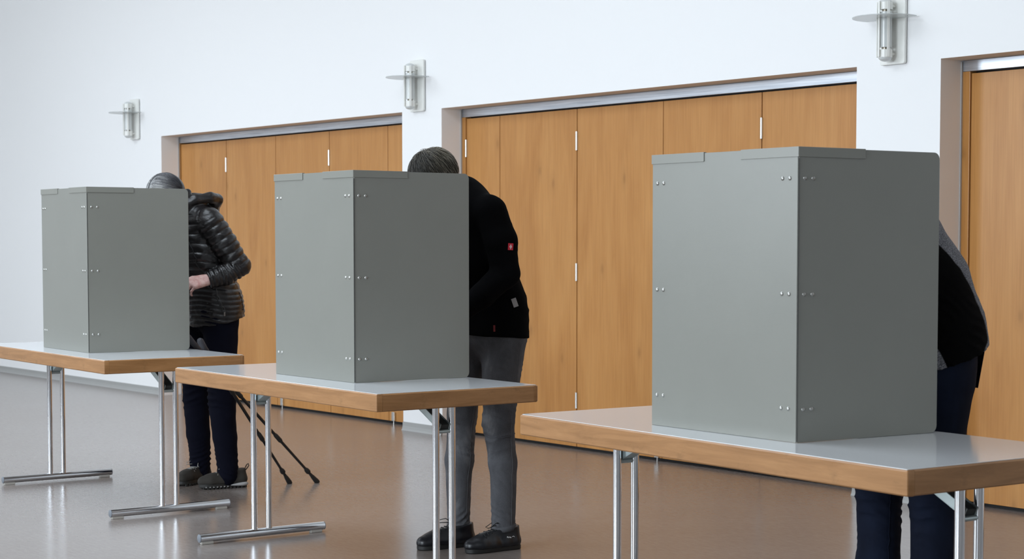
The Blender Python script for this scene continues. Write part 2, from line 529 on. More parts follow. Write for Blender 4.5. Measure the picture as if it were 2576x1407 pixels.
# ------------------------------------------------------------------ folding tables
TL, TD, TT = 1.636, 0.689, 0.063
def folding_table(cx, cy, ang, ztop, label):
    """cx, cy: the corner nearest the camera; the long side runs along -x from it"""
    root = empty('folding_table', (cx, cy, 0), ang)
    setp(root, label, 'table', 'folding tables in a row along the wall')
    x0, x1, y0, y1 = -TL, 0.0, 0.0, TD
    rb = 0.024
    zb = ztop - TT
    b = nb(); prism(b, rrect(x0 + rb, y0 + rb, x1 - rb, y1 - rb, (0.002,) * 4, 2), ztop - 0.022, ztop - 0.0018, 0.0)
    prism(b, rrect(x0 + 0.006, y0 + 0.006, x1 - 0.006, y1 - 0.006, (0.012, 0.004, 0.012, 0.012), 5), ztop - 0.0018, ztop, 0.0006); top = obj('table_top', b, M['laminate'], root, smooth=True, angle=30)
    rr = 0.017
    for (o, rs) in ((rrect(x0, y0, x1, y0 + rb, (rr, 0.004, 0, 0)), 0), (rrect(x0, y1 - rb, x1, y1, (0, 0, rr, rr)), 0),
                    (rrect(x0, y0 + rb + 0.0006, x0 + rb, y1 - rb - 0.0006, (0, 0, 0, 0)), 0), (rrect(x1 - rb, y0 + rb + 0.0006, x1, y1 - rb - 0.0006, (0, 0, 0, 0)), 0)):
        b = nb(); prism(b, o, zb, ztop - 0.0018, 0.0035)
        obj('edge_rail', b, M['edge_wood'], root, smooth=True, angle=30)
    r, R = 0.0130, 0.0178
    zf = 0.008 + R
    for fx, dirx in ((-0.145, -1), (-1.577, 1)):
        b = nb(); tube(b, [(fx, 0.080, zf), (fx, 0.665, zf)], R, 28)
        leg = obj('leg', b, M['chrome'], root, smooth=True, angle=40)
        for yy, s in ((0.080, -1), (0.665, 1)):
            b = nb(); tube(b, [(fx, yy, zf), (fx, yy + s * 0.003, zf), (fx, yy + s * 0.0045, zf)], R, 28, radii=[R * 0.985, R * 0.985, R * 0.8]); obj('foot_cap', b, M['cap_grey'], leg, smooth=True, angle=40)
        for yy in (0.085, 0.60):
            b = nb(); box(b, (fx - 0.010, yy, 0.0), (fx + 0.010, yy + 0.055, 0.012), 0.002); obj('glide', b, M['glide'], leg)
        for yy in (0.333, 0.402):
            b = nb(); tube(b, [(fx, yy, zf + R * 0.6), (fx, yy, zb)], r, 24); obj('column', b, M['chrome'], leg, smooth=True, angle=40)
        # folding brace: a steel channel from between the columns up to the underside
        ym = 0.3675
        w = 0.021
        a, c = Vector((fx, ym, zb - 0.095)), Vector((fx + dirx * 0.205, ym, zb + 0.004))
        d = (c - a).normalized()
        nrm = Vector((-d.z, 0, d.x)) * (1 if d.x > 0 else -1)
        b = nb()
        L = (c - a).length
        box(b, (0, -w, -0.0015), (L, w, 0.0015)); box(b, (0, -w, 0.0), (L, -w + 0.003, 0.024)); box(b, (0, w - 0.003, 0.0), (L, w, 0.024))
        mtx = Matrix(((d.x, 0, nrm.x, a.x), (0, 1, 0, a.y), (d.z, 0, nrm.z, a.z), (0, 0, 0, 1)))
        xform(b, mtx)
        obj('brace', b, M['zinc'], leg)
        b = nb(); box(b, (0.002, -w + 0.0035, 0.002), (L - 0.002, w - 0.0035, 0.020)); xform(b, mtx); obj('brace_infill', b, M['dark_zinc'], leg)  # dark block filling the hollow of the channel so its inside is black
        b = nb(); tube(b, [(fx, 0.333 + r * 0.8, zb - 0.10), (fx, 0.402 - r * 0.8, zb - 0.10)], 0.0075, 16); obj('cross_pin', b, M['zinc'], leg, smooth=True, angle=40)
        b = nb(); box(b, (fx - 0.05, 0.26, zb - 0.002), (fx + 0.05, 0.475, zb + 0.042)); obj('mounting_plate', b, M['dark_zinc'], leg)
    return root

TAB = [(-7.4225, 3.4036, -0.0475, 0.7377), (-5.1154, 3.3349, -0.0417, 0.7434), (-2.6529, 3.1786, -0.0777, 0.7393)]
folding_table(*TAB[0], 'grey-topped folding table with wooden edge, farthest left, walking poles leaning on it')
folding_table(*TAB[1], 'grey-topped folding table with wooden edge, in the middle, man in black behind it')
folding_table(*TAB[2], 'grey-topped folding table with wooden edge, nearest, on the right, cut by the frame')

# ------------------------------------------------------------------ voting booths
def voting_booth(cx, cy, ang, wing, z, h, label):
    """cx, cy: the corner towards the camera; centre board runs along -x, the right side board goes back"""
    root = empty('voting_booth', (cx, cy, z), ang)
    setp(root, label, 'voting booth', 'grey privacy screens on the tables')
    A, B, t = 0.590, 0.495, 0.005
    def board(name, length, rs):
        b = nb(); prism(b, rrect(0, 0, length, h, rs), 0, t, 0.0006)
        bmesh.ops.transform(b, matrix=Matrix.Rotation(math.radians(90), 4, 'X'), verts=list(b.verts))   # xy -> xz, thickness to -y
        bmesh.ops.translate(b, vec=(0, t, 0), verts=list(b.verts))
        return b
    def rivets(parent, xs_, mtx, zs=(0.087, 0.388, 0.69)):
        for xx in xs_:
            for zz in zs:
                b = nb()
                lathe(b, [(0.0, 0.0036), (0.0022, 0.0034), (0.0045, 0.0022), (0.0060, 0.0)], 14)
                bmesh.ops.recalc_face_normals(b, faces=list(b.faces))
                b.transform(Matrix.Translation((xx, -0.0002, zz)) @ Matrix.Rotation(math.radians(90), 4, 'X'))
                xform(b, mtx)
                obj('rivet', b, M['rivet'], parent, smooth=True)
    def clip(parent, xa, xb, mtx):
        b = nb()
        box(b, (xa, -0.0028, h - 0.024), (xb, 0.0, h + 0.0022), 0.0006)
        box(b, (xa, -0.0026, h - 0.0002), (xb, t + 0.0024, h + 0.0022), 0.0006)
        box(b, (xa, t, h - 0.024), (xb, t + 0.0026, h + 0.0022), 0.0006)
        xform(b, mtx)
        obj('top_clip', b, M['booth_clip'], parent)
    I = Matrix.Identity(4)
    # centre board: local x from -A to 0
    mc = Matrix.Translation((-A, 0, 0))
    b = board('c', A - 0.002, (0, 0, 0, 0)); xform(b, mc); cen = obj('centre_board', b, M['booth'], root)
    rivets(cen, (0.022, 0.049, A - 0.058, A - 0.031), mc)
    clip(cen, -0.002, 0.222, mc); clip(cen, 0.372, A + 0.002, mc)
    # right board, outer face towards +x
    mr = Matrix.Rotation(wing, 4, 'Z')
    b = board('r', B, (0, 0.02, 0.02, 0)); xform(b, Matrix.Translation((0, 0, 0)) @ mr @ Matrix.Translation((0.002, 0, 0))); rb_ = obj('side_board', b, M['booth'], root)
    mt = mr @ Matrix.Translation((0.002, 0, 0))
    rivets(rb_, (0.020, 0.048), mt)
    clip(rb_, -0.004, 0.225, mt)
    # left board mirrored
    ml = Matrix.Translation((-A, 0, 0)) @ Matrix.Rotation(-wing, 4, 'Z') @ Matrix.Scale(-1, 4, (1, 0, 0))
    b = board('l', B, (0, 0.02, 0.02, 0)); xform(b, ml @ Matrix.Translation((0.002, 0, 0))); bmesh.ops.reverse_faces(b, faces=list(b.faces)); lb_ = obj('side_board', b, M['booth'], root)
    rivets(lb_, (0.020, 0.048), ml)
    clip(lb_, -0.004, 0.225, ml @ Matrix.Translation((0.002, 0, 0)))
    b = nb(); tube(b, [(0.0012, 0.0012, 0.003), (0.0012, 0.0012, h - 0.028)], 0.0010, 8); obj('corner_hinge', b, M['black_gap'], root)
    return root

voting_booth(-7.9551, 3.5715, -0.0461, 1.4879, 0.7382, 0.7837, 'grey three-sided voting booth on the farthest table, hiding the woman in the quilted jacket')
voting_booth(-5.5692, 3.5352, -0.0183, 1.5137, 0.7439, 0.7816, 'grey three-sided voting booth on the middle table, in front of the man in black')
voting_booth(-3.1956, 3.3819, -0.0401, 1.4841, 0.7398, 0.7690, 'largest grey three-sided voting booth, on the nearest table at right')

# ------------------------------------------------------------------ walking poles
def walking_pole(foot, lean, length, label):
    a = Vector(foot); d = (Vector(lean) - a).normalized()
    root = empty('walking_pole', foot)
    setp(root, label, 'walking pole', 'black walking poles leaning on the farthest table')
    P = lambda s: d * s
    pm = M['pole']
    b = nb(); tube(b, [P(0.05), P(0.5), P(length - 0.12)], 0.008, 14, radii=[0.0065, 0.008, 0.0085]); obj('shaft', b, pm, root, smooth=True, angle=40)
    b = nb(); tube(b, [P(0.002), P(0.012), P(0.055), P(0.060), P(0.075)], 0.01, 16, radii=[0.0130, 0.0140, 0.0100, 0.0085, 0.0072]); obj('rubber_tip', b, M['rubber'], root, smooth=True, angle=40)
    b = nb(); tube(b, [P(0.080), P(0.090), P(0.105), P(0.118)], 0.01, 14, radii=[0.008, 0.0135, 0.0125, 0.008]); obj('basket_collar', b, M['rubber'], root, smooth=True, angle=40)
    for s in (0.335, 0.68):
        b = nb(); tube(b, [P(s), P(s + 0.01), P(s + 0.05), P(s + 0.06)], 0.01, 14, radii=[0.0085, 0.0120, 0.0112, 0.0085])
        obj('clamp', b, M['rubber'], root, smooth=True, angle=40)
    b = nb(); tube(b, [P(length - 0.13), P(length - 0.12), P(length - 0.06), P(length - 0.01), P(length)], 0.014, 16, radii=[0.010, 0.0145, 0.0135, 0.017, 0.011]); obj('grip', b, M['grip'], root, smooth=True, angle=40)
    return root
M['pole'] = mat('black_anodised_shaft', (0.006, 0.006, 0.007), 0.35)
M['rubber'] = mat('black_rubber_tip', (0.012, 0.011, 0.010), 0.6)
M['grip'] = mat('dark_foam_grip', (0.035, 0.035, 0.042), 0.7)
walking_pole((-8.107, 4.746, 0.0), (-7.841, 4.115, 0.752), 1.07, 'black walking pole, left one of the pair, leaning beside the woman')
walking_pole((-8.042, 4.875, 0.0), (-7.945, 4.125, 0.752), 1.14, 'black walking pole, right one of the pair, its tip farther right on the floor')

# ------------------------------------------------------------------ sculpting: smooth blended solids turned into one surface
class Sculpt:
    """a list of round cones, ellipsoids and cuts blended into one closed skin"""
    def __init__(self, voxel=0.006, blend=0.02):
        self.h, self.k, self.p = voxel, blend, []
    def cone(self, a, b, ra, rb, k=None, flat=None, squash=None, g=0):
        """flat: (cut_at_a, cut_at_b); squash: (axis vector, factor) makes the section thinner along the axis"""
        self.p.append(('c', Vector(a), Vector(b), ra, rb, self.k if k is None else k, flat, squash, g)); return self
    def ell(self, c, r, rot=None, k=None, g=0):
        self.p.append(('e', Vector(c), r, rot, self.k if k is None else k, g)); return self
    def chain(self, pts, radii, **kw):
        for i in range(len(pts) - 1):
            self.cone(pts[i], pts[i + 1], radii[i], radii[i + 1], **kw)
        return self
    @staticmethod
    def dist(pr, X, Y, Z):
        if pr[0] == 'c':
            _, a, b, ra, rb, k, flat, squash, g = pr
            d = b - a
            L2 = max(d.length_squared, 1e-12)
            qx, qy, qz = X - a.x, Y - a.y, Z - a.z
            t = (qx * d.x + qy * d.y + qz * d.z) / L2
            tc = np.clip(t, 0, 1)
            ox, oy, oz = qx - tc * d.x, qy - tc * d.y, qz - tc * d.z
            if squash:
                n, s = squash
                m_ = (ox * n.x + oy * n.y + oz * n.z) * (s - 1)
                ox, oy, oz = ox + m_ * n.x, oy + m_ * n.y, oz + m_ * n.z
            D = np.sqrt(ox * ox + oy * oy + oz * oz) - (ra + (rb - ra) * tc)
            if flat:
                L = math.sqrt(L2)
                if flat[0]: D = np.maximum(D, -t * L)
                if flat[1]: D = np.maximum(D, (t - 1) * L)
            return D
        _, c, r, rot, k, g = pr
        qx, qy, qz = X - c.x, Y - c.y, Z - c.z
        if rot is not None:
            R = rot.transposed() if hasattr(rot, 'transposed') else rot
            qx, qy, qz = (R[0][0] * qx + R[0][1] * qy + R[0][2] * qz, R[1][0] * qx + R[1][1] * qy + R[1][2] * qz, R[2][0] * qx + R[2][1] * qy + R[2][2] * qz)
        k0 = np.sqrt((qx / r[0]) ** 2 + (qy / r[1]) ** 2 + (qz / r[2]) ** 2)
        k1 = np.sqrt((qx / r[0] ** 2) ** 2 + (qy / r[1] ** 2) ** 2 + (qz / r[2] ** 2) ** 2)
        return k0 * (k0 - 1) / np.maximum(k1, 1e-9)
    @staticmethod
    def bounds(pr):
        if pr[0] == 'c':
            _, a, b, ra, rb = pr[:5]
            r = max(ra, rb)
            return [min(a[i], b[i]) - r for i in range(3)], [max(a[i], b[i]) + r for i in range(3)]
        c, r = pr[1], max(pr[2])
        return [c[i] - r for i in range(3)], [c[i] + r for i in range(3)]
    def build(self, cuts=(), subtract=()):
        bs = [self.bounds(p) for p in self.p]
        pad = self.h * 3 + 0.01
        lo = np.array([min(b[0][i] for b in bs) for i in range(3)]) - pad
        hi = np.array([max(b[1][i] for b in bs) for i in range(3)]) + pad
        n = np.ceil((hi - lo) / self.h).astype(int) + 1
        F = np.full(n, 1.0, dtype=np.float32)
        ax = [(lo[i] + np.arange(n[i]) * self.h).astype(np.float32) for i in range(3)]
        def region(b, m_):
            i0 = [max(0, int((b[0][i] - m_ - lo[i]) / self.h)) for i in range(3)]
            i1 = [min(n[i], int((b[1][i] + m_ - lo[i]) / self.h) + 2) for i in range(3)]
            return tuple(slice(i0[i], i1[i]) for i in range(3))
        def grid(sl):
            return ax[0][sl[0]][:, None, None], ax[1][sl[1]][None, :, None], ax[2][sl[2]][None, None, :]
        for pr, b in zip(self.p, bs):
            k = pr[5] if pr[0] == 'c' else pr[4]
            sl = region(b, k + self.h * 3)
            D = self.dist(pr, *grid(sl)).astype(np.float32)
            A = F[sl]
            if k > 1e-6:
                hh = np.clip(0.5 + 0.5 * (A - D) / k, 0, 1)
                F[sl] = A * (1 - hh) + D * hh - k * hh * (1 - hh)
            else:
                F[sl] = np.minimum(A, D)
        for pr in subtract:
            sl = region(self.bounds(pr), self.h * 3)
            D = self.dist(pr, *grid(sl)).astype(np.float32)
            F[sl] = np.maximum(F[sl], -D)
        for p0, nn in cuts:          # keep the side the normal points away from
            X, Y, Z = grid((slice(None),) * 3)
            nn = Vector(nn).normalized()
            F = np.maximum(F, ((X - p0[0]) * nn.x + (Y - p0[1]) * nn.y + (Z - p0[2]) * nn.z).astype(np.float32))
        return surface_nets(F, lo, self.h)
    def group_dist(self, V, g):
        D = None
        X, Y, Z = V[:, 0], V[:, 1], V[:, 2]
        for pr in self.p:
            if pr[-1] == g:
                d = self.dist(pr, X, Y, Z)
                D = d if D is None else np.minimum(D, d)
        return D

def surface_nets(F, lo, h):
    S = F < 0
    c = S[:-1, :-1, :-1].astype(np.int8)
    tot = sum(S[i:S.shape[0] - 1 + i, j:S.shape[1] - 1 + j, k:S.shape[2] - 1 + k].astype(np.int8) for i in (0, 1) for j in (0, 1) for k in (0, 1))
    act = (tot > 0) & (tot < 8)
    I, J, K = np.nonzero(act)
    idx = np.full(act.shape, -1, np.int32)
    idx[I, J, K] = np.arange(len(I))
    acc = np.zeros((len(I), 3)); cnt = np.zeros(len(I))
    for axis in range(3):
        o = [a for a in range(3) if a != axis]
        for u in (0, 1):
            for v in (0, 1):
                a = [0, 0, 0]; a[o[0]] = u; a[o[1]] = v
                b_ = list(a); b_[axis] = 1
                f0 = F[I + a[0], J + a[1], K + a[2]]; f1 = F[I + b_[0], J + b_[1], K + b_[2]]
                m_ = (f0 < 0) != (f1 < 0)
                t = np.where(m_, f0 / np.where(m_, f0 - f1, 1), 0)
                p = np.zeros((len(I), 3)); p[:, 0] = a[0]; p[:, 1] = a[1]; p[:, 2] = a[2]
                p[:, axis] += t
                acc += p * m_[:, None]; cnt += m_
    V = (np.stack([I, J, K], 1) + acc / cnt[:, None]) * h + lo
    quads = []
    for axis in range(3):
        sl0 = [slice(None)] * 3; sl1 = [slice(None)] * 3
        sl0[axis] = slice(0, -1); sl1[axis] = slice(1, None)
        d = S[tuple(sl0)] != S[tuple(sl1)]
        P = np.array(np.nonzero(d))
        o = [a for a in range(3) if a != axis]
        ok = (P[o[0]] > 0) & (P[o[1]] > 0) & (P[o[0]] < F.shape[o[0]] - 1) & (P[o[1]] < F.shape[o[1]] - 1)
        P = P[:, ok]
        inside = S[P[0], P[1], P[2]]
        def cell(du, dv):
            q = P.copy(); q[o[0]] -= du; q[o[1]] -= dv
            return idx[q[0], q[1], q[2]]
        Q = np.stack([cell(1, 1), cell(0, 1), cell(0, 0), cell(1, 0)], 1)
        flip = inside if axis != 1 else ~inside
        Q[~flip] = Q[~flip][:, ::-1]
        quads.append(Q)
    return V, np.concatenate(quads)

def mesh_from(name, V, Q, material, parent, smooth_it=1):
    me = bpy.data.meshes.new(name)
    V = relax(V, Q, smooth_it)
    me.vertices.add(len(V)); me.vertices.foreach_set('co', V.astype(np.float32).ravel())
    me.loops.add(Q.size); me.loops.foreach_set('vertex_index', Q.astype(np.int32).ravel())
    me.polygons.add(len(Q)); me.polygons.foreach_set('loop_start', np.arange(0, Q.size, 4, dtype=np.int32))
    me.update(calc_edges=True)
    me.validate()
    me.shade_smooth()
    for q in (material if isinstance(material, (list, tuple)) else [material]):
        me.materials.append(q)
    o = bpy.data.objects.new(name, me)
    COL.objects.link(o)
    if parent is not None:
        o.parent = parent
    return o

def relax(V, Q, n):
    for _ in range(n):
        acc = np.zeros_like(V); cnt = np.zeros(len(V))
        for a, b_ in ((0, 1), (1, 2), (2, 3), (3, 0)):
            np.add.at(acc, Q[:, a], V[Q[:, b_]]); np.add.at(acc, Q[:, b_], V[Q[:, a]])
            np.add.at(cnt, Q[:, a], 1); np.add.at(cnt, Q[:, b_], 1)
        V = V * 0.5 + 0.5 * acc / np.maximum(cnt, 1)[:, None]
    return V

def get_v(o):
    me = o.data
    a = np.empty(len(me.vertices) * 3, np.float32); me.vertices.foreach_get('co', a)
    nrm = np.empty(len(me.vertices) * 3, np.float32); me.vertices.foreach_get('normal', nrm)
    return a.reshape(-1, 3).astype(np.float64), nrm.reshape(-1, 3).astype(np.float64)

def set_v(o, V):
    o.data.vertices.foreach_set('co', V.astype(np.float32).ravel()); o.data.update()

def wob(V, f, seed=0.0):
    """cheap smooth pseudo noise in -1..1"""
    x, y, z = (V * f).T
    s = seed
    a = np.sin(1.7 * x + 2.1 * np.sin(1.3 * y + s) + s) + np.sin(2.3 * y + 1.7 * np.sin(1.9 * z + 2 * s) + 1.3) + np.sin(1.9 * z + 1.9 * np.sin(2.3 * x - s) + 2.7 * s)
    return a / 3

def folds(o, centres, amp=0.004, base=0.0015, f=9.0, seed=1.0):
    """cloth folds: drawn-in wrinkles round the given centres [(point, reach, direction, wavelength, amp)] plus soft unevenness"""
    V, N = get_v(o)
    d = base * wob(V, f, seed) + base * 0.6 * wob(V, f * 2.3, seed + 2)
    for c, reach, axis, wl, am in centres:
        c = np.array(c); axis = np.array(axis, float); axis /= np.linalg.norm(axis)
        q = V - c
        w = np.exp(-(q ** 2).sum(1) / (reach * reach))
        ph = (q @ axis) * 2 * math.pi / wl + 1.8 * wob(V, 14, seed + c[0])
        s = np.sin(ph)
        d += am * w * (1 - np.abs(s) ** 0.7 * 1.6) * np.clip(0.55 + 0.9 * wob(V, 17, seed + c[2] * 3), 0, 1.4)
    set_v(o, V + N * d[:, None])

def snap(o, pts, off=0.0015):
    """points moved onto the surface of o, lifted by off"""
    me = o.data
    bvh = BVHTree.FromPolygons([v.co for v in me.vertices], [tuple(p.vertices) for p in me.polygons])
    out = []
    for p in pts:
        loc, nr, _, _ = bvh.find_nearest(Vector(p))
        out.append((loc + nr * off, nr))
    return out

def basis(fwd, upv=(0, 0, 1)):
    f_ = Vector(fwd).normalized()
    u_ = (Vector(upv) - f_ * Vector(upv).dot(f_)).normalized()
    s_ = f_.cross(u_)
    return Matrix((s_, f_, u_)).transposed()      # columns: right, forward, up

# ---- anatomy
def add_head(sc, c, R):
    """c: centre of the skull; R: columns right, forward, up"""
    P = lambda x, y, z: Vector(c) + R @ Vector((x, y, z))
    sc.ell(P(0, -0.012, 0.018), (0.074, 0.094, 0.092), R, k=0.01)
    sc.ell(P(0, 0.030, -0.030), (0.060, 0.062, 0.080), R, k=0.03)
    sc.ell(P(0, 0.055, -0.088), (0.030, 0.028, 0.024), R, k=0.03)
    sc.cone(P(0, 0.088, 0.008), P(0, 0.108, -0.030), 0.008, 0.0125, k=0.012)
    for s in (-1, 1):
        sc.ell(P(s * 0.010, 0.100, -0.036), (0.008, 0.009, 0.007), R, k=0.006)
        sc.cone(P(s * 0.012, 0.084, 0.022), P(s * 0.045, 0.072, 0.024), 0.008, 0.007, k=0.012)
        sc.ell(P(s * 0.038, 0.062, -0.030), (0.020, 0.018, 0.018), R, k=0.02)
        sc.ell(P(s * 0.078, -0.006, -0.012), (0.008, 0.020, 0.033), R, k=0.006)
    sc.ell(P(0, 0.092, -0.058), (0.024, 0.010, 0.0065), R, k=0.006)
    sc.ell(P(0, 0.090, -0.070), (0.021, 0.010, 0.007), R, k=0.006)
    return P

def add_hand(sc, wrist, fwd, palm_n, side, curl=0.6, spread=1.0, fingers=None):
    """fwd: from wrist to knuckles; palm_n: out of the palm; side: +1 if the thumb lies on fwd x palm_n, else -1"""
    f_ = Vector(fwd).normalized()
    n_ = (Vector(palm_n) - f_ * Vector(palm_n).dot(f_)).normalized()
    t_ = f_.cross(n_) * side
    w = Vector(wrist)
    for q, L in ((-0.030, 0.082), (-0.010, 0.090), (0.010, 0.092), (0.029, 0.088)):
        sc.cone(w + t_ * q * 0.6, w + f_ * L + t_ * q, 0.016, 0.0125, k=0.012)
    lens = ((-0.031, 0.084, 0.062, 0.0072), (-0.0105, 0.092, 0.078, 0.0080), (0.0105, 0.094, 0.084, 0.0083), (0.031, 0.089, 0.076, 0.0082))
    for i, (q, L, FL, r) in enumerate(lens):
        cu = curl if fingers is None else fingers[i]
        p = w + f_ * L + t_ * q
        d = (f_ + t_ * q * 1.2 * spread).normalized()
        a = 0.25 + cu * 0.8
        for seg, (sl, da) in enumerate(((0.47, cu * 0.9), (0.30, cu * 0.7), (0.23, 0))):
            dd = (d * math.cos(a) + n_ * math.sin(a)).normalized()
            e = p + dd * FL * sl
            sc.cone(p, e, r * (1.04 - 0.08 * seg), r * (0.98 - 0.1 * seg), k=0.003 if seg == 0 else 0.002)
            p = e; a += da
    b0 = w + f_ * 0.022 + t_ * 0.022 + n_ * 0.004
    b1 = w + f_ * 0.060 + t_ * 0.052 + n_ * 0.016
    b2 = b1 + (f_ * 0.8 + t_ * 0.18 + n_ * 0.35).normalized() * 0.034
    b3 = b2 + (f_ * 0.9 - t_ * 0.15 + n_ * 0.4).normalized() * 0.028
    sc.cone(b0, b1, 0.017, 0.0115, k=0.012); sc.cone(b1, b2, 0.0112, 0.0098, k=0.003); sc.cone(b2, b3, 0.0098, 0.0082, k=0.002)

def human(root, J, skin):
    """one continuous skin: head, neck, trunk, arms with hands, legs with feet"""
    sc = Sculpt(0.0048, 0.02)
    V3 = Vector
    P = add_head(sc, J['head'], J['headR'])
    sc.cone(J['neck'], J['headR'] @ V3((0, -0.02, -0.05)) + V3(J['head']), 0.056, 0.050, k=0.02)
    side = (V3(J['shL']) - V3(J['shR'])).normalized()
    chest, waist, pel = V3(J['chest']), V3(J['waist']), V3(J['pelvis'])
    sq = (side, 0.72)
    sc.cone(chest, waist, 0.120, 0.110, squash=(Vector((0, 1, 0)), 1.6), k=0.03)
    sc.cone(waist, pel, 0.110, 0.120, squash=(Vector((0, 1, 0)), 1.5), k=0.03)
    sc.cone(J['neck'], chest, 0.048, 0.085, k=0.03)
    for s in 'LR':
        sh, el, wr = V3(J['sh' + s]), V3(J['el' + s]), V3(J['wr' + s])
        sc.cone(J['neck'], sh, 0.040, 0.040, k=0.02)
        sc.cone(sh, el, 0.042, 0.033, k=0.015); sc.cone(el, el + (wr - el) * 0.3, 0.033, 0.034, k=0.01); sc.cone(el + (wr - el) * 0.3, wr, 0.034, 0.024, k=0.01)
        h = J['hand' + s]
        add_hand(sc, wr, h[0], h[1], h[2], **h[3])
        hp, kn, an = V3(J['hip' + s]), V3(J['kn' + s]), V3(J['an' + s])
        sc.cone(pel + (hp - pel) * 0.5, hp, 0.075, 0.068, k=0.02)
        sc.cone(hp, kn, 0.062, 0.040, k=0.015); sc.cone(kn, kn + (an - kn) * 0.35, 0.040, 0.041, k=0.01); sc.cone(kn + (an - kn) * 0.35, an, 0.041, 0.028, k=0.01)
        fd = V3(J['ft' + s])
        sc.cone(an + V3((0, 0, -0.030)) - fd * 0.01, an + fd * 0.09 + V3((0, 0, -0.045)), 0.026, 0.020, k=0.01)
    V, Q = sc.build()
    body = mesh_from('body', V, Q, skin, root, 1)
    # eyes and brows
    for s in (-1, 1):
        b = nb(); lathe(b, [(0.0105 * math.sin(a), -0.0105 * math.cos(a)) for a in [math.radians(k) for k in range(0, 181, 20)]], 16, P(s * 0.031, 0.073, 0.006))
        obj('eye', b, M['eye'], root, smooth=True)
    return body, P

M['eye'] = mat('eye', (0.25, 0.22, 0.2), 0.1)

# ---- hair: a cap on the skull plus many thin locks
def hair(root, name, P, R, hair_m, start_dirs, flow, length, n, seed, cap_r, cut=None, lift=0.004, thick=0.0012):
    """P: head-local to world; strands start on the skull ellipsoid and follow flow(p) (head local)"""
    rnd = random.Random(seed)
    E = Vector((0.0785, 0.0985, 0.0965)); C0 = Vector((0, -0.012, 0.018))
    sc = Sculpt(0.005, 0.006)
    sc.ell(P(C0.x, C0.y, C0.z), (E.x + cap_r, E.y + cap_r, E.z + cap_r), R)
    o_, n_ = cut
    wp = P(*o_); wn = R @ Vector(n_)
    V, Q = sc.build(cuts=[((wp.x, wp.y, wp.z), wn)])
    co = [tuple(v) for v in V]
    verts = [co[i] for i in range(len(co))]
    faces = [tuple(q) for q in Q.tolist()]
    tone = [0.05] * len(verts)
    for i in range(n):
        p = start_dirs(rnd)
        p = Vector((p.x * E.x, p.y * E.y, p.z * E.z))
        t = 0.5 + 0.42 * math.sin(23 * p.x + 3 * seed) * math.sin(19 * p.y + 11 * p.z + seed) + rnd.uniform(-0.3, 0.3)
        t = min(1.0, max(0.0, t))
        L = length * (0.6 + 0.6 * rnd.random())
        steps = 7
        pts = []
        lf = lift * (0.3 + rnd.random()) + cap_r
        for k in range(steps + 1):
            u_ = Vector((p.x / E.x, p.y / E.y, p.z / E.z)).normalized()
            s_ = Vector((u_.x * E.x, u_.y * E.y, u_.z * E.z))
            nn = Vector((u_.x / E.x, u_.y / E.y, u_.z / E.z)).normalized()
            pts.append((s_ + nn * (lf * math.sin(math.pi * min(1, 0.15 + k / steps * 0.8)) + 0.0008), nn))
            fl = flow(u_, rnd)
            fl = (fl - nn * fl.dot(nn))
            if fl.length < 1e-5:
                break
            p = s_ + fl.normalized() * L / steps
        if len(pts) < 4:
            continue
        base = len(verts)
        for k, (q, nn) in enumerate(pts):
            d = (pts[min(k + 1, len(pts) - 1)][0] - pts[max(k - 1, 0)][0])
            sd = d.cross(nn).normalized()
            w = thick * (0.6 + 0.8 * t) * (1 - 0.75 * k / len(pts))
            for a in (sd * w, nn * w * 0.7, -sd * w):
                verts.append(tuple(P(*(C0 + q + a))))
                tone.append(t)
        for k in range(len(pts) - 1):
            a = base + 3 * k
            for j in range(3):
                faces.append((a + j, a + (j + 1) % 3, a + 3 + (j + 1) % 3, a + 3 + j))
    me = bpy.data.meshes.new(name)
    me.from_pydata(verts, [], faces)
    at = me.attributes.new('tone', 'FLOAT', 'POINT')
    at.data.foreach_set('value', tone)
    me.materials.append(hair_m); me.shade_smooth()
    o = bpy.data.objects.new(name, me); COL.objects.link(o); o.parent = root
    return o

def hair_mat(name, stops):
    m = mat(name, stops[1][1], 0.38, spec=0.5)
    a = nd(m, 'ShaderNodeAttribute'); a.attribute_name = 'tone'
    link(m, ramp(m, a.outputs['Fac'], stops), bsdf(m).inputs['Base Color'])
    return m

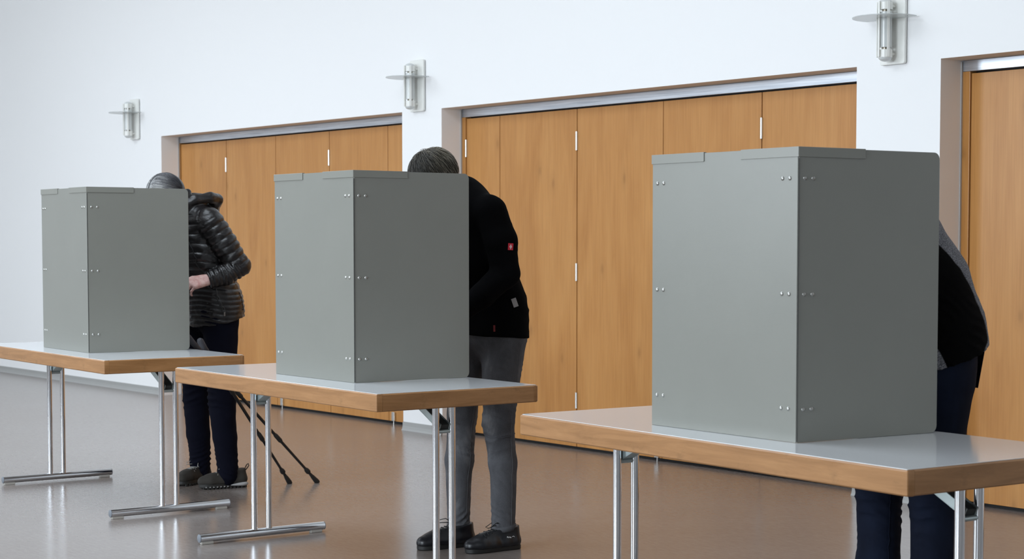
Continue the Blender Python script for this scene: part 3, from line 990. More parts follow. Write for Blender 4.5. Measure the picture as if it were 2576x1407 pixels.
# ---- shoes
def shoe(root, heel, toe, length, upper_m, sole_m, style, sgn):
    """heel, toe: points on the floor; sgn=+1 left foot"""
    h, t = Vector(heel), Vector(toe)
    f_ = (t - h).normalized()
    h = Vector(((h + t) / 2 - f_ * length / 2))
    s_ = Vector((-f_.y, f_.x, 0)) * sgn           # outwards
    W = lambda x, y, z: h + f_ * x * length + s_ * y + Vector((0, 0, z))
    sc = Sculpt(0.004, 0.012)
    sh = 0.026 if style == 'hike' else 0.017
    secs = [(0.12, 0.0, 0.033, 0.060), (0.30, 0.000, 0.035, 0.055), (0.55, 0.002, 0.040, 0.040), (0.74, 0.001, 0.044, 0.028), (0.87, -0.003, 0.036, 0.020)]
    for (x0, y0, w0, z0), (x1, y1, w1, z1) in zip(secs, secs[1:]):
        sc.cone(W(x0, y0, sh + 0.004 + w0 * 0.30), W(x1, y1, sh + 0.002 + w1 * 0.28), w0, w1, squash=(Vector((0, 0, 1)), 1.22), k=0.015)
    sc.cone(W(0.13, 0, sh + 0.03), W(0.15, 0, 0.098), 0.033, 0.033, k=0.02)
    sc.cone(W(0.30, 0, sh + 0.03), W(0.27, 0, 0.098), 0.034, 0.031, k=0.02)
    sc.cone(W(0.27, 0, 0.092), W(0.66, 0, sh + 0.038), 0.028, 0.024, k=0.02)
    V, Q = sc.build(cuts=[((0, 0, sh), (0, 0, -1)), (tuple(W(0.2, 0, 0.095)), tuple(Vector((0, 0, 1)) - f_ * -0.12))])
    up_ = mesh_from('shoe', V, Q, upper_m, root, 1)
    # sole
    out = []
    prof = [(0.0, 0.016), (0.02, 0.024), (0.08, 0.031), (0.30, 0.032), (0.50, 0.036), (0.68, 0.042), (0.82, 0.041), (0.92, 0.032), (0.98, 0.018), (1.0, 0.0)]
    for x, w in prof: out.append((x, w))
    for x, w in prof[::-1][1:]: out.append((x, -w))
    b = nb()
    ol = [(W(x, w - (0.004 if x > 0.5 else 0), 0).x, W(x, w - (0.004 if x > 0.5 else 0), 0).y) for x, w in out]
    ol = [(W(x, w * (1.0 if style == 'hike' else 0.95), 0).x, W(x, w * (1.0 if style == 'hike' else 0.95), 0).y) for x, w in out]
    area = sum(ol[i - 1][0] * ol[i][1] - ol[i][0] * ol[i - 1][1] for i in range(len(ol)))
    if area < 0: ol = ol[::-1]
    z0 = 0.008 if style == 'hike' else 0.0
    prism(b, ol, z0, sh + 0.004, 0.0035)
    so = obj('sole', b, sole_m[0], up_, smooth=True, angle=35)
    if style == 'hike':
        b = nb()
        for i in range(12):
            x = 0.04 + i * 0.078
            wv = np.interp(x, [p[0] for p in prof], [p[1] for p in prof])
            for sd in (-1, 1):
                c = W(x, sd * (wv - 0.008) - (0.004 if x > 0.5 else 0), 0)
                box(b, (c.x - 0.0065, c.y - 0.0065, 0.0), (c.x + 0.0065, c.y + 0.0065, 0.013), 0.002)
        obj('tread', b, sole_m[1], up_)
        b = nb()
        for i in range(7):
            x = 0.42 + i * 0.075
            wv = np.interp(x, [p[0] for p in prof], [p[1] for p in prof])
            c = W(x, wv - 0.0035, 0.014)
            box(b, (c.x - 0.004, c.y - 0.004, 0.009), (c.x + 0.004, c.y + 0.004, 0.016), 0.0015)
        obj('sole_stud', b, sole_m[2], up_)
        pts = [W(x, np.interp(x, [p[0] for p in prof], [p[1] for p in prof]) + 0.001, 0.021 - 0.008 * x) for x in (0.0, 0.04, 0.1, 0.2, 0.3, 0.36)]
        b = nb(); tube(b, pts, 0.005, 8, radii=[0.007, 0.010, 0.010, 0.008, 0.005, 0.002]); obj('heel_wedge', b, sole_m[2], up_, smooth=True)
        b = nb(); tube(b, [W(0.0, 0, 0.088) + f_ * 0.004, W(-0.03, 0, 0.100), W(-0.055, 0, 0.110), W(-0.045, 0, 0.120), W(-0.01, 0, 0.115), W(0.02, 0, 0.100)], 0.0028, 8); obj('pull_loop', b, upper_m, up_, smooth=True)
    # laces
    b = nb()
    nl = 4 if style == 'hike' else 5
    for i in range(nl):
        x = 0.40 + i * 0.068
        z = 0.100 - i * 0.0125
        pr = snap(up_, [W(x + 0.02, yy, z + 0.01 - abs(yy) * 0.3) for yy in (-0.024, -0.008, 0.008, 0.024)], 0.0015)
        tube(b, [p[0] for p in pr], 0.002, 6)
    lp = [W(0.40, 0.0, 0.106), W(0.46, 0.022, 0.118), W(0.56, 0.034, 0.112), W(0.60, 0.026, 0.102), W(0.50, 0.010, 0.104), W(0.42, 0.002, 0.104)]
    tube(b, lp, 0.0019, 6)
    lp = [W(0.40, 0.0, 0.106), W(0.46, -0.024, 0.112), W(0.55, -0.036, 0.094), W(0.50, -0.036, 0.088), W(0.42, -0.010, 0.100)]
    tube(b, lp, 0.0019, 6)
    obj('laces', b, M['lace_pale'] if style == 'hike' else M['lace_black'], up_, smooth=True)
    return up_, W

M['lace_pale'] = mat('pale_laces', (0.30, 0.29, 0.27), 0.6)
M['lace_black'] = mat('black_laces', (0.008, 0.008, 0.008), 0.6)
M['hike'] = mat('grey_brown_mesh_upper', (0.030, 0.026, 0.021), 0.8)
bump(M['hike'], noise_tex(M['hike'], coords(M['hike']), 260, 3), 0.35, 0.001)
M['hike_sole'] = mat('dark_sole', (0.022, 0.021, 0.019), 0.6)
M['hike_white'] = mat('pale_sole', (0.42, 0.42, 0.42), 0.5)
M['blk_leather'] = mat('black_leather', (0.005, 0.0055, 0.008), 0.36, spec=0.5)
M['blk_sole'] = mat('black_sole', (0.007, 0.007, 0.007), 0.55)
m = M['skin'] = mat('skin', (0.56, 0.33, 0.27), 0.5)
bump(m, noise_tex(m, coords(m), 120, 4), 0.35, 0.001)
sk = ramp(m, noise_tex(m, coords(m), 45, 4), [(0.35, (0.58, 0.29, 0.26)), (0.6, (0.72, 0.48, 0.43))])
link(m, sk, bsdf(m).inputs['Base Color'])


def hxy(h, x):
    """y of the point at lateral position x whose offset along the view's right axis is h"""
    return (h - 0.6388 * x) / 0.7694

def patch(name, target, point, w, h, upv, material, parent, thick=0.0012, out=0.0008, towards=None):
    (p, n), = snap(target, [point], out)
    if towards is not None:
        n = (n + Vector(towards) * 0.6).normalized()
    u_ = (Vector(upv) - n * Vector(upv).dot(n)).normalized()
    s_ = u_.cross(n)
    b = nb(); box(b, (-w / 2, -h / 2, 0), (w / 2, h / 2, thick), thick * 0.3)
    mtx = Matrix(((s_.x, u_.x, n.x, p.x), (s_.y, u_.y, n.y, p.y), (s_.z, u_.z, n.z, p.z), (0, 0, 0, 1)))
    xform(b, mtx)
    return obj(name, b, material, parent), mtx

def seam(name, target, pts, r, material, parent, n=40, off=0.0006):
    """a thin line laid on the cloth through the given points"""
    P_ = [Vector(p) for p in pts]
    out = []
    for i in range(len(P_) - 1):
        for k in range(max(2, n // (len(P_) - 1))):
            out.append(P_[i].lerp(P_[i + 1], k / max(2, n // (len(P_) - 1))))
    out.append(P_[-1])
    q = [p for p, _ in snap(target, out, off)]
    b = nb(); tube(b, q, r, 6)
    return obj(name, b, material, parent, smooth=True)

# ================================================================== the woman in the quilted jacket
M['down'] = mat('shiny_quilted_nylon', (0.0085, 0.0075, 0.0082), 0.31, spec=0.55)
bump(M['down'], noise_tex(M['down'], coords(M['down'], (1, 1, 2.0)), 30, 4, 0.5, 1.0), 0.32, 0.006)
M['navy_cloth'] = mat('near_black_navy_cloth', (0.0035, 0.004, 0.010), 0.9, spec=0.1)
M['zip'] = mat('zip_metal', (0.10, 0.10, 0.10), 0.4, 1.0)
M['zip_pull'] = mat('zip_pull_metal', (0.5, 0.48, 0.46), 0.3, 1.0)
M['zip_tape'] = mat('zip_tape', (0.012, 0.012, 0.013), 0.5)

wom = empty('person', (-8.28, 4.40, 0))
setp(wom, 'grey-haired person in black quilted down jacket and trail shoes, bent over the farthest booth', 'person', 'voters standing behind the booths')
wom_inv = Matrix.Translation((8.28, -4.40, 0))
Rh = basis((0.05, -0.72, -0.69))
JW = dict(head=(-8.283, 4.148, 1.492), headR=Rh, neck=(-8.283, 4.225, 1.425), chest=(-8.283, 4.30, 1.27), waist=(-8.285, 4.37, 1.07), pelvis=(-8.285, 4.40, 0.93),
          shL=(-8.11, 4.30, 1.36), shR=(-8.455, 4.29, 1.355), elL=(-8.055, 4.425, 1.145), elR=(-8.52, 4.36, 1.12),
          wrL=(-8.095, 4.275, 1.075), wrR=(-8.44, 4.12, 1.00),
          hipL=(-8.19, 4.385, 0.86), hipR=(-8.38, 4.375, 0.86), knL=(-8.172, 4.388, 0.46), knR=(-8.405, 4.362, 0.46),
          anL=(-8.160, 4.41, 0.09), anR=(-8.442, 4.405, 0.09), ftL=Vector((-0.235, -0.97, 0)), ftR=Vector((0.43, -0.90, 0)),
          handL=((-0.10, -0.94, -0.20), (-0.62, 0.0, -0.78), -1, dict(curl=0.75)), handR=((0.15, -0.85, -0.5), (0.25, 0, -1), 1, dict(curl=0.9)))
def shift(J, off):
    out = {}
    for k, v in J.items():
        if k[:2] in ('he', 'ne', 'ch', 'wa', 'pe', 'sh', 'el', 'wr', 'hi', 'kn', 'an') and k != 'headR':
            out[k] = tuple(a - b_ for a, b_ in zip(v, off))
        else:
            out[k] = v
    return out
# parts are modelled in room coordinates and then hung under the person's base point
def adopt(root):
    off = Vector(root.location)
    seen = set()
    for o in root.children:
        if o.type == 'MESH' and o.data.name not in seen:
            seen.add(o.data.name)
        o.location = -off
wbody, PW = human(wom, JW, M['skin'])

hy = hxy
# trousers
sc = Sculpt(0.006, 0.03)
for (hp, kn, an, r) in (((-8.195, hy(-1.853, -8.195), 0.84), (-8.172, hy(-1.845, -8.172), 0.46), (-8.160, hy(-1.818, -8.160), 0.06), 1), ((-8.375, 4.365, 0.84), (-8.405, hy(-2.012, -8.405), 0.46), (-8.442, hy(-2.004, -8.442), 0.06), 1)):
    hp, kn, an = Vector(hp), Vector(kn), Vector(an)
    sc.cone(hp, kn, 0.090, 0.071, k=0.03)
    sc.cone(kn, kn.lerp(an, 0.5), 0.070, 0.060, k=0.01)
    sc.cone(kn.lerp(an, 0.5), an, 0.060, 0.052, k=0.01)
sc.cone((-8.33, 4.39, 0.93), (-8.24, 4.39, 0.93), 0.125, 0.125, k=0.05, squash=(Vector((0, 1, 0)), 1.1))
sc.cone((-8.285, 4.385, 1.0), (-8.285, 4.39, 0.93), 0.12, 0.13, k=0.05, squash=(Vector((0, 1, 0)), 1.2))
V, Q = sc.build(cuts=[((0, 0, 0.095), (0, -0.10, -1))])
tr = mesh_from('trousers', V, Q, M['navy_cloth'], wom, 1)
folds(tr, [((-8.17, 4.34, 0.47), 0.09, (0, 0.4, 1), 0.07, 0.007), ((-8.40, 4.30, 0.45), 0.09, (0, -0.4, 1), 0.08, 0.009), ((-8.16, 4.42, 0.13), 0.08, (0.2, 0.5, 1), 0.05, 0.009), ((-8.44, 4.40, 0.14), 0.08, (0.2, -0.5, 1), 0.05, 0.009)], base=0.003, f=10)

# quilted jacket
sc = Sculpt(0.0048, 0.035)
Yx = Vector((0, 1, 0))
sc.chain([(-8.283, 4.285, 1.33), (-8.283, 4.325, 1.20), (-8.285, 4.37, 1.06), (-8.287, 4.405, 0.94), (-8.290, 4.418, 0.80)], [0.158, 0.172, 0.176, 0.190, 0.203], squash=(Yx, 1.38), k=0.03)
sc.cone((-8.283, 4.27, 1.40), (-8.283, 4.285, 1.33), 0.085, 0.13, squash=(Yx, 1.15), k=0.04)
for s, x in ((1, -8.283), (-1, -8.283)):
    sc.cone((x, 4.27, 1.405), (x + s * 0.165, 4.295, 1.365), 0.070, 0.066, k=0.03)
hood = [(-8.205, 4.185, 1.430), (-8.188, 4.26, 1.478), (-8.192, 4.34, 1.490), (-8.225, 4.40, 1.480), (-8.283, 4.420, 1.470), (-8.340, 4.40, 1.480), (-8.376, 4.34, 1.490), (-8.380, 4.26, 1.478), (-8.362, 4.185, 1.430)]
sc.chain(hood, [0.022, 0.027, 0.028, 0.030, 0.031, 0.030, 0.028, 0.027, 0.022], k=0.008)
sc.cone((-8.283, 4.385, 1.43), (-8.283, 4.36, 1.36), 0.062, 0.06, k=0.03, squash=(Yx, 1.3))
sc.chain([(-8.213, 4.225, 1.515), (-8.205, 4.222, 1.45), (-8.215, 4.195, 1.385)], [0.020, 0.030, 0.028], k=0.01)
sc.chain([(-8.353, 4.205, 1.505), (-8.362, 4.205, 1.44), (-8.350, 4.185, 1.38)], [0.020, 0.030, 0.028], k=0.01)
armL = [(-8.118, 4.298, 1.372), (-8.080, 4.365, 1.25), (-8.056, 4.428, 1.145), (-8.076, 4.360, 1.098), (-8.098, 4.278, 1.072)]
armR = [(-8.450, 4.290, 1.365), (-8.495, 4.330, 1.25), (-8.520, 4.365, 1.13), (-8.485, 4.25, 1.06), (-8.445, 4.14, 1.01)]
ra = [0.070, 0.067, 0.058, 0.053, 0.044]
for arm in (armL, armR):
    for i in range(4):
        sc.cone(arm[i], arm[i + 1], ra[i], ra[i + 1], k=0.010, flat=(False, i == 3), g=1 if arm is armL else 2)
V, Q = sc.build(cuts=[((-8.285, 4.15, 0.800), (0, 0.22, -0.975))])
jk = mesh_from('quilted_jacket', V, Q, M['down'], wom, 1)
V, N = get_v(jk)
dA = sc.group_dist(V, 1); dB = sc.group_dist(V, 2); dT = sc.group_dist(V, 0)
def along(V, pts):
    best = np.full(len(V), 9.0); s = np.zeros(len(V)); acc = 0
    for a, b_ in zip(pts, pts[1:]):
        a = np.array(a); b_ = np.array(b_); d = b_ - a; L = np.linalg.norm(d)
        t = ((V - a) @ d / L ** 2)
        tc = np.clip(t, 0, 1); dist = np.linalg.norm(V - a - tc[:, None] * d, axis=1)
        m_ = dist < best
        best[m_] = dist[m_]; s[m_] = acc + tc[m_] * L
        acc += L
    return s
def phase_arm(V, pts):
    s = along(V, pts)
    return np.interp(s, [0, 0.26, 0.32, 0.6], [0, 0.26 / 0.038, 0.26 / 0.038 + 0.06 / 0.024, 0.26 / 0.038 + 0.06 / 0.024 + 0.28 / 0.0235])
ph_t = np.interp(V[:, 2] + 0.012 * np.sin(V[:, 1] * 14 + V[:, 0] * 9) + 0.10 * (4.4 - V[:, 1]) * 0.3, [0.7, 1.02, 1.08, 1.6], [0, 0.32 / 0.0255, 0.32 / 0.0255 + 0.06 / 0.034, 0.32 / 0.0255 + 0.06 / 0.034 + 0.52 / 0.047])
ph = np.where(dA < np.minimum(dT, dB), phase_arm(V, armL), np.where(dB < np.minimum(dT, dA), phase_arm(V, armR), ph_t))
ph = ph + 0.06 * wob(V, 16, 3.0)
puff = np.sqrt(np.abs(np.sin(np.pi * ph)))
hoodw = np.clip((V[:, 2] - 1.40) / 0.03, 0, 1)
amp = np.where(V[:, 2] < 1.05, 0.0065, 0.0085) * (1 - 0.75 * hoodw)
d = amp * (puff - 0.85) + 0.0022 * wob(V, 20, 1.0) + 0.0016 * wob(V, 45, 4.0)
near_el = np.exp(-((V - np.array([-8.056, 4.42, 1.14])) ** 2).sum(1) / 0.09 ** 2)
d += 0.0035 * near_el * wob(V, 55, 2.0)
set_v(jk, V + N * d[:, None])
# side seam, pocket zip
seam('side_seam', jk, [(-8.17, 4.16, 1.30), (-8.125, 4.20, 1.18), (-8.115, 4.23, 1.09)], 0.0022, M['zip_tape'], jk, 30)
seam('side_seam', jk, [(-8.08, 4.50, 1.03), (-8.09, 4.52, 0.92)], 0.0020, M['zip_tape'], jk, 20)
zp = [(-8.10, hy(-1.855, -8.10), 1.00), (-8.085, hy(-1.835, -8.085), 0.955), (-8.08, hy(-1.812, -8.08), 0.905)]
seam('pocket_zip', jk, zp, 0.0042, M['zip_tape'], jk, 30, 0.001)
seam('pocket_zip', jk, [tuple(Vector(p) + Vector((0.02, 0.004, 0))) for p in zp], 0.0016, M['zip'], jk, 30, 0.0035)
patch('zip_pull', jk, (-8.075, hy(-1.808, -8.075), 0.893), 0.007, 0.022, (0, 0, 1), M['zip_pull'], jk, 0.003, 0.004)

def start_w(r):
    # both sides of a parting that runs from the forehead to the crown
    y = r.uniform(-0.75, 0.75); sx = r.choice((-1, 1))
    a = r.uniform(0.05, 0.9) * sx if r.random() < 0.35 else r.uniform(0.05, 0.12) * sx
    v = Vector((math.sin(a) * 1.0, y, max(0.05, math.cos(a)))).normalized()
    return v
def flow_w(u_, r):
    s = 1 if u_.x > -0.02 else -1
    return Vector((s * 1.0, -0.55 + 0.15 * math.sin(9 * u_.y), -0.55)) + Vector((r.uniform(-.08, .08), r.uniform(-.08, .08), 0))
hm = hair_mat('streaked_grey_hair', [(0.0, (0.028, 0.029, 0.034)), (0.4, (0.10, 0.10, 0.11)), (0.75, (0.30, 0.30, 0.295)), (1.0, (0.60, 0.60, 0.58))])
hair(wom, 'hair', PW, Rh, hm, start_w, flow_w, 0.11, 2600, 5, 0.003, ((0, 0.055, -0.015), (0, 0.75, -0.66)), 0.004, 0.0011)
shoe(wom, (-8.142, 4.507, 0), (-8.205, 4.267, 0), 0.248, M['hike'], (M['hike_sole'], M['hike_sole'], M['hike_white']), 'hike', 1)
shoe(wom, (-8.475, 4.470, 0), (-8.362, 4.230, 0), 0.248, M['hike'], (M['hike_sole'], M['hike_sole'], M['hike_white']), 'hike', -1)
adopt(wom)

# ================================================================== the man in the black fleece jacket
M['black_fleece'] = mat('black_fleece', (0.0022, 0.0022, 0.0026), 0.95, spec=0.05)
m = M['grey_denim'] = mat('washed_grey_denim', (0.085, 0.088, 0.10), 0.8, spec=0.2)
g = noise_tex(m, coords(m, (1, 1, 0.45)), 9, 4, 0.6, 0.5)
fine = noise_tex(m, coords(m, (1, 1, 1)), 700, 2)
c_ = ramp(m, g, [(0.38, (0.056, 0.057, 0.064)), (0.57, (0.095, 0.097, 0.106)), (0.72, (0.22, 0.222, 0.23))])
link(m, mix(m, 0.25, c_, ramp(m, fine, [(0.4, (0.03, 0.03, 0.035)), (0.6, (0.15, 0.15, 0.16))])), bsdf(m).inputs['Base Color'])
M['stitch'] = mat('pale_stitching', (0.10, 0.10, 0.105), 0.8)
M['red_label'] = mat('red_label', (0.50, 0.012, 0.030), 0.6)
M['white_print'] = mat('white_print', (0.78, 0.78, 0.78), 0.5)
M['grey_label'] = mat('grey_label', (0.30, 0.28, 0.27), 0.6)
M['dark_red'] = mat('dark_red_tab', (0.16, 0.008, 0.008), 0.6)

man = empty('person', (-5.88, 4.36, 0))
setp(man, 'person in black jacket with red sleeve badge, grey jeans and black sneakers', 'person', 'voters standing behind the booths')
Rm = basis((0.04, -0.74, -0.67))
JM = dict(head=(-5.880, 4.113, 1.515), headR=Rm, neck=(-5.88, 4.195, 1.455), chest=(-5.88, 4.27, 1.28), waist=(-5.875, 4.35, 1.08), pelvis=(-5.875, 4.37, 0.95),
          shL=(-5.685, 4.25, 1.385), shR=(-6.075, 4.25, 1.385), elL=(-5.64, 4.285, 1.13), elR=(-6.12, 4.27, 1.12), wrL=(-5.70, 4.09, 0.97), wrR=(-6.02, 4.06, 0.95),
          hipL=(-5.785, 4.38, 0.88), hipR=(-5.965, 4.36, 0.88), knL=(-5.795, 4.375, 0.48), knR=(-5.98, 4.31, 0.48), anL=(-5.80, 4.405, 0.09), anR=(-5.98, 4.31, 0.09),
          ftL=Vector((-0.16, -0.985, 0)), ftR=Vector((-0.20, -0.98, 0)), handL=((-0.1, -0.75, -0.65), (-0.3, 0.1, -0.9), -1, dict(curl=0.55)), handR=((0.25, -0.72, -0.65), (0.3, 0.1, -0.9), 1, dict(curl=0.9)))
mbody, PM = human(man, JM, M['skin'])
sc = Sculpt(0.0055, 0.03)
for side_, (hp, kn, sh_, an) in dict(L=((-5.785, hy(-0.318, -5.785), 0.86), (-5.795, hy(-0.340, -5.795), 0.53), (-5.80, hy(-0.322, -5.80), 0.36), (-5.80, hy(-0.320, -5.80), 0.06)),
                                     R=((-5.965, 4.345, 0.86), (-5.98, hy(-0.495, -5.98), 0.55), (-5.985, hy(-0.508, -5.985), 0.36), (-5.985, hy(-0.512, -5.985), 0.06))).items():
    sc.chain([hp, kn, sh_, an], [0.092, 0.063, 0.056, 0.047] if side_ == 'L' else [0.092, 0.060, 0.058, 0.044], k=0.02)
sc.cone((-5.93, 4.375, 0.94), (-5.82, 4.375, 0.94), 0.125, 0.125, k=0.05)
sc.cone((-5.875, 4.37, 1.02), (-5.875, 4.375, 0.93), 0.13, 0.14, k=0.05, squash=(Vector((0, 1, 0)), 1.15))
V, Q = sc.build(cuts=[((0, 0, 0.088), (0, -0.18, -1))] if False else [((0, 4.35, 0.083), (0, 0.12, -1))])
mt = mesh_from('jeans', V, Q, M['grey_denim'], man, 1)
folds(mt, [((-5.76, 4.36, 0.47), 0.055, (0, 0.05, 1), 0.09, 0.009), ((-5.80, 4.32, 0.53), 0.07, (0, 0.8, 1), 0.05, 0.005), ((-5.76, 4.40, 0.14), 0.07, (0.3, 0.7, 1), 0.055, 0.007), ((-5.95, 4.31, 0.14), 0.07, (0.1, -0.7, 1), 0.055, 0.006),
           ((-5.95, 4.30, 0.45), 0.08, (0, 0.4, 1), 0.05, 0.006), ((-5.76, 4.46, 0.62), 0.06, (0, 0.5, 1), 0.05, 0.004), ((-5.74, 4.44, 0.80), 0.10, (0, 0.7, 1), 0.05, 0.004)], base=0.0022, f=9, seed=2)
seam('side_seam', mt, [(-5.70, 4.42, 0.92), (-5.72, 4.40, 0.75), (-5.74, 4.385, 0.55), (-5.745, 4.40, 0.35), (-5.75, 4.405, 0.10)], 0.0011, M['stitch'], mt, 60, 0.0004)
seam('side_seam', mt, [(-5.93, 4.34, 0.66), (-5.93, 4.325, 0.5), (-5.93, 4.315, 0.3), (-5.94, 4.31, 0.11)], 0.0010, M['stitch'], mt, 50, 0.0004)
seam('knee_fold', mt, [(-5.80, 4.31, 0.470), (-5.745, 4.37, 0.478), (-5.755, 4.44, 0.482)], 0.0022, M['grey_denim'], mt, 24, 0.0)
seam('pocket_edge', mt, [(-5.745, 4.49, 0.90), (-5.735, 4.48, 0.84), (-5.76, 4.50, 0.79)], 0.0014, M['stitch'], mt, 24, 0.0004)
for nm, cx_, cy_, r_ in (('hem', -5.80, hy(-0.320, -5.80), 0.050), ('hem', -5.985, hy(-0.512, -5.985), 0.047)):
    b = nb()
    lathe(b, [(r_ - 0.004, 0.079), (r_ + 0.001, 0.081), (r_ + 0.0025, 0.092), (r_ + 0.001, 0.102), (r_ - 0.004, 0.104)], 32, (0, 0, 0))
    bmesh.ops.recalc_face_normals(b, faces=list(b.faces))
    for v in b.verts:
        v.co.z += -0.12 * v.co.y * -1
        v.co += Vector((cx_, cy_, 0))
    obj(nm, b, M['grey_denim'], mt, smooth=True)
# jacket
sc = Sculpt(0.0055, 0.035)
sc.chain([(-5.88, 4.245, 1.36), (-5.88, 4.29, 1.22), (-5.878, 4.345, 1.08), (-5.875, 4.375, 0.98), (-5.875, 4.385, 0.82)], [0.172, 0.182, 0.182, 0.190, 0.196], squash=(Yx, 1.32), k=0.03)
sc.cone((-5.88, 4.215, 1.43), (-5.88, 4.245, 1.36), 0.085, 0.14, squash=(Yx, 1.1), k=0.04)
for s in (1, -1):
    sc.cone((-5.88 + s * 0.02, 4.22, 1.425), (-5.88 + s * 0.175, 4.25, 1.392), 0.068, 0.062, k=0.03)
    sc.chain([(-5.88 + s * 0.195, 4.25, 1.385), (-5.88 + s * 0.232, 4.272, 1.27), (-5.88 + s * 0.240, 4.288, 1.14)], [0.064, 0.062, 0.056], k=0.02)
    sc.chain([(-5.88 + s * 0.240, 4.288, 1.14), (-5.88 + s * 0.215, 4.19, 1.05), (-5.88 + s * 0.180, 4.10, 0.98)], [0.055, 0.048, 0.038], k=0.015)
ringm = [(-5.88 + 0.078 * math.sin(a), 4.195 - 0.075 * math.cos(a), 1.485 - 0.045 * math.cos(a) * -1 * -1) for a in [math.radians(q) for q in range(20, 341, 32)]]
sc.chain([(x, y, 1.468 + (y - 4.12) * 0.10) for x, y, z in ringm], [0.028] * len(ringm), k=0.012)
sc.cone((-5.88, 4.272, 1.478), (-5.88, 4.30, 1.41), 0.046, 0.058, k=0.025, squash=(Yx, 1.1))
V, Q = sc.build(cuts=[((0, 4.2, 0.888), (0, -0.06, -1))])
mj = mesh_from('jacket', V, Q, M['black_fleece'], man, 1)
folds(mj, [((-5.62, 4.35, 1.08), 0.05, (0, 0.2, 1), 0.06, 0.006), ((-5.64, 4.33, 1.30), 0.08, (0, 0.5, 1), 0.07, 0.003), ((-5.70, 4.48, 0.99), 0.07, (0, 0.3, 1), 0.10, 0.005)], base=0.003, f=8, seed=3)
lab, mx = patch('sleeve_badge', mj, (-5.575, 4.270, 1.246), 0.023, 0.027, (0, 0.05, 1), M['red_label'], mj, towards=(0.7, -0.3, 0))
def on_patch(name, mx, fn, material, parent):
    b = nb(); fn(b); xform(b, mx @ Matrix.Translation((0, 0, 0.0013))); return obj(name, b, material, parent)
def emblem(b):
    out = [(0.0052 * math.cos(a), 0.0052 * math.sin(a)) for a in [2 * math.pi * k / 20 for k in range(20)]]
    prism(b, out, 0, 0.0004)
    box(b, (-0.0008, -0.0095, 0), (0.0008, 0.0095, 0.0006))
    box(b, (-0.0022, -0.0095, 0), (0.0022, -0.0082, 0.0006))
e_ = on_patch('badge_emblem', mx, emblem, M['white_print'], lab)
on_patch('badge_emblem', mx, lambda b: (box(b, (-0.0026, -0.0028, 0.0004), (-0.0014, 0.0030, 0.0009)), box(b, (0.0014, -0.0028, 0.0004), (0.0026, 0.0030, 0.0009))), M['red_label'], lab)
lab2, mx2 = patch('pocket_label', mj, (-5.62, hy(-0.238, -5.62), 1.030), 0.021, 0.036, (0, -0.35, 1), M['grey_label'], mj, out=0.009, towards=(1.2, -0.9, 0))
patch('hem_tab', mj, (-5.70, hy(-0.352, -5.70), 0.915), 0.008, 0.026, (0, 0, 1), M['dark_red'], mj, 0.002, 0.001)
def start_m(r):
    while True:
        v = Vector((r.uniform(-1, 1), r.uniform(-1, 1), r.uniform(-0.2, 1)))
        if 0.05 < v.length < 1:
            v.normalize()
            if v.z > -0.15 and v.dot(Vector((0, -0.70, -0.72))) < 0.60:
                return v
CR = Vector((0.10, -0.42, 0.90))
def flow_m(u_, r):
    d = u_ - CR
    sw = CR.cross(u_) * 0.35
    return d + sw + Vector((r.uniform(-.25, .25), r.uniform(-.25, .25), r.uniform(-.15, .1))) * 0.5
hm2 = hair_mat('dark_blond_grey_hair', [(0.0, (0.014, 0.012, 0.009)), (0.45, (0.050, 0.043, 0.032)), (0.8, (0.16, 0.14, 0.105)), (1.0, (0.36, 0.33, 0.27))])
hair(man, 'hair', PM, Rm, hm2, start_m, flow_m, 0.075, 3800, 9, 0.001, ((0, 0.062, -0.02), (0, 0.80, -0.60)), 0.010, 0.0013)
shL, WL = shoe(man, (-5.780, 4.465, 0), (-5.812, 4.215, 0), 0.250, M['blk_leather'], (M['blk_sole'], M['blk_sole'], M['blk_sole']), 'sneaker', 1)
shoe(man, (-5.955, 4.365, 0), (-6.005, 4.105, 0), 0.255, M['blk_leather'], (M['blk_sole'], M['blk_sole'], M['blk_sole']), 'sneaker', -1)
# small white word and leaping mark on the outer side of the left shoe
(p, n), = snap(shL, [WL(0.27, 0.06, 0.062)], 0.0012)
cu = bpy.data.curves.new('shoe_lettering', 'FONT')
cu.body = 'PUMA'; cu.size = 0.0085; cu.extrude = 0.0004; cu.align_x = 'CENTER'; cu.align_y = 'CENTER'; cu.space_character = 0.9
to = bpy.data.objects.new('tmp', cu); COL.objects.link(to)
bpy.context.view_layer.update()
me = bpy.data.meshes.new_from_object(to.evaluated_get(bpy.context.evaluated_depsgraph_get()))
bpy.data.objects.remove(to)
f_ = (WL(0, 0, 0) - WL(1, 0, 0)).normalized()
u_ = (Vector((0, 0, 1)) + f_ * 0.15); u_ = (u_ - n * u_.dot(n)).normalized(); s_ = u_.cross(n)
mx = Matrix(((s_.x, u_.x, n.x, p.x), (s_.y, u_.y, n.y, p.y), (s_.z, u_.z, n.z, p.z), (0, 0, 0, 1)))
me.transform(mx); me.materials.clear(); me.materials.append(M['white_print'])
o = bpy.data.objects.new('shoe_lettering', me); COL.objects.link(o); o.parent = shL
b = nb(); tube(b, [mx @ Vector(q) for q in ((0.013, 0.003, 0.0005), (0.018, 0.0055, 0.0005), (0.022, 0.006, 0.0005), (0.026, 0.0025, 0.0005))], 0.0008, 6, radii=[0.0004, 0.0013, 0.0011, 0.0004])
obj('shoe_mark', b, M['white_print'], shL)
adopt(man)

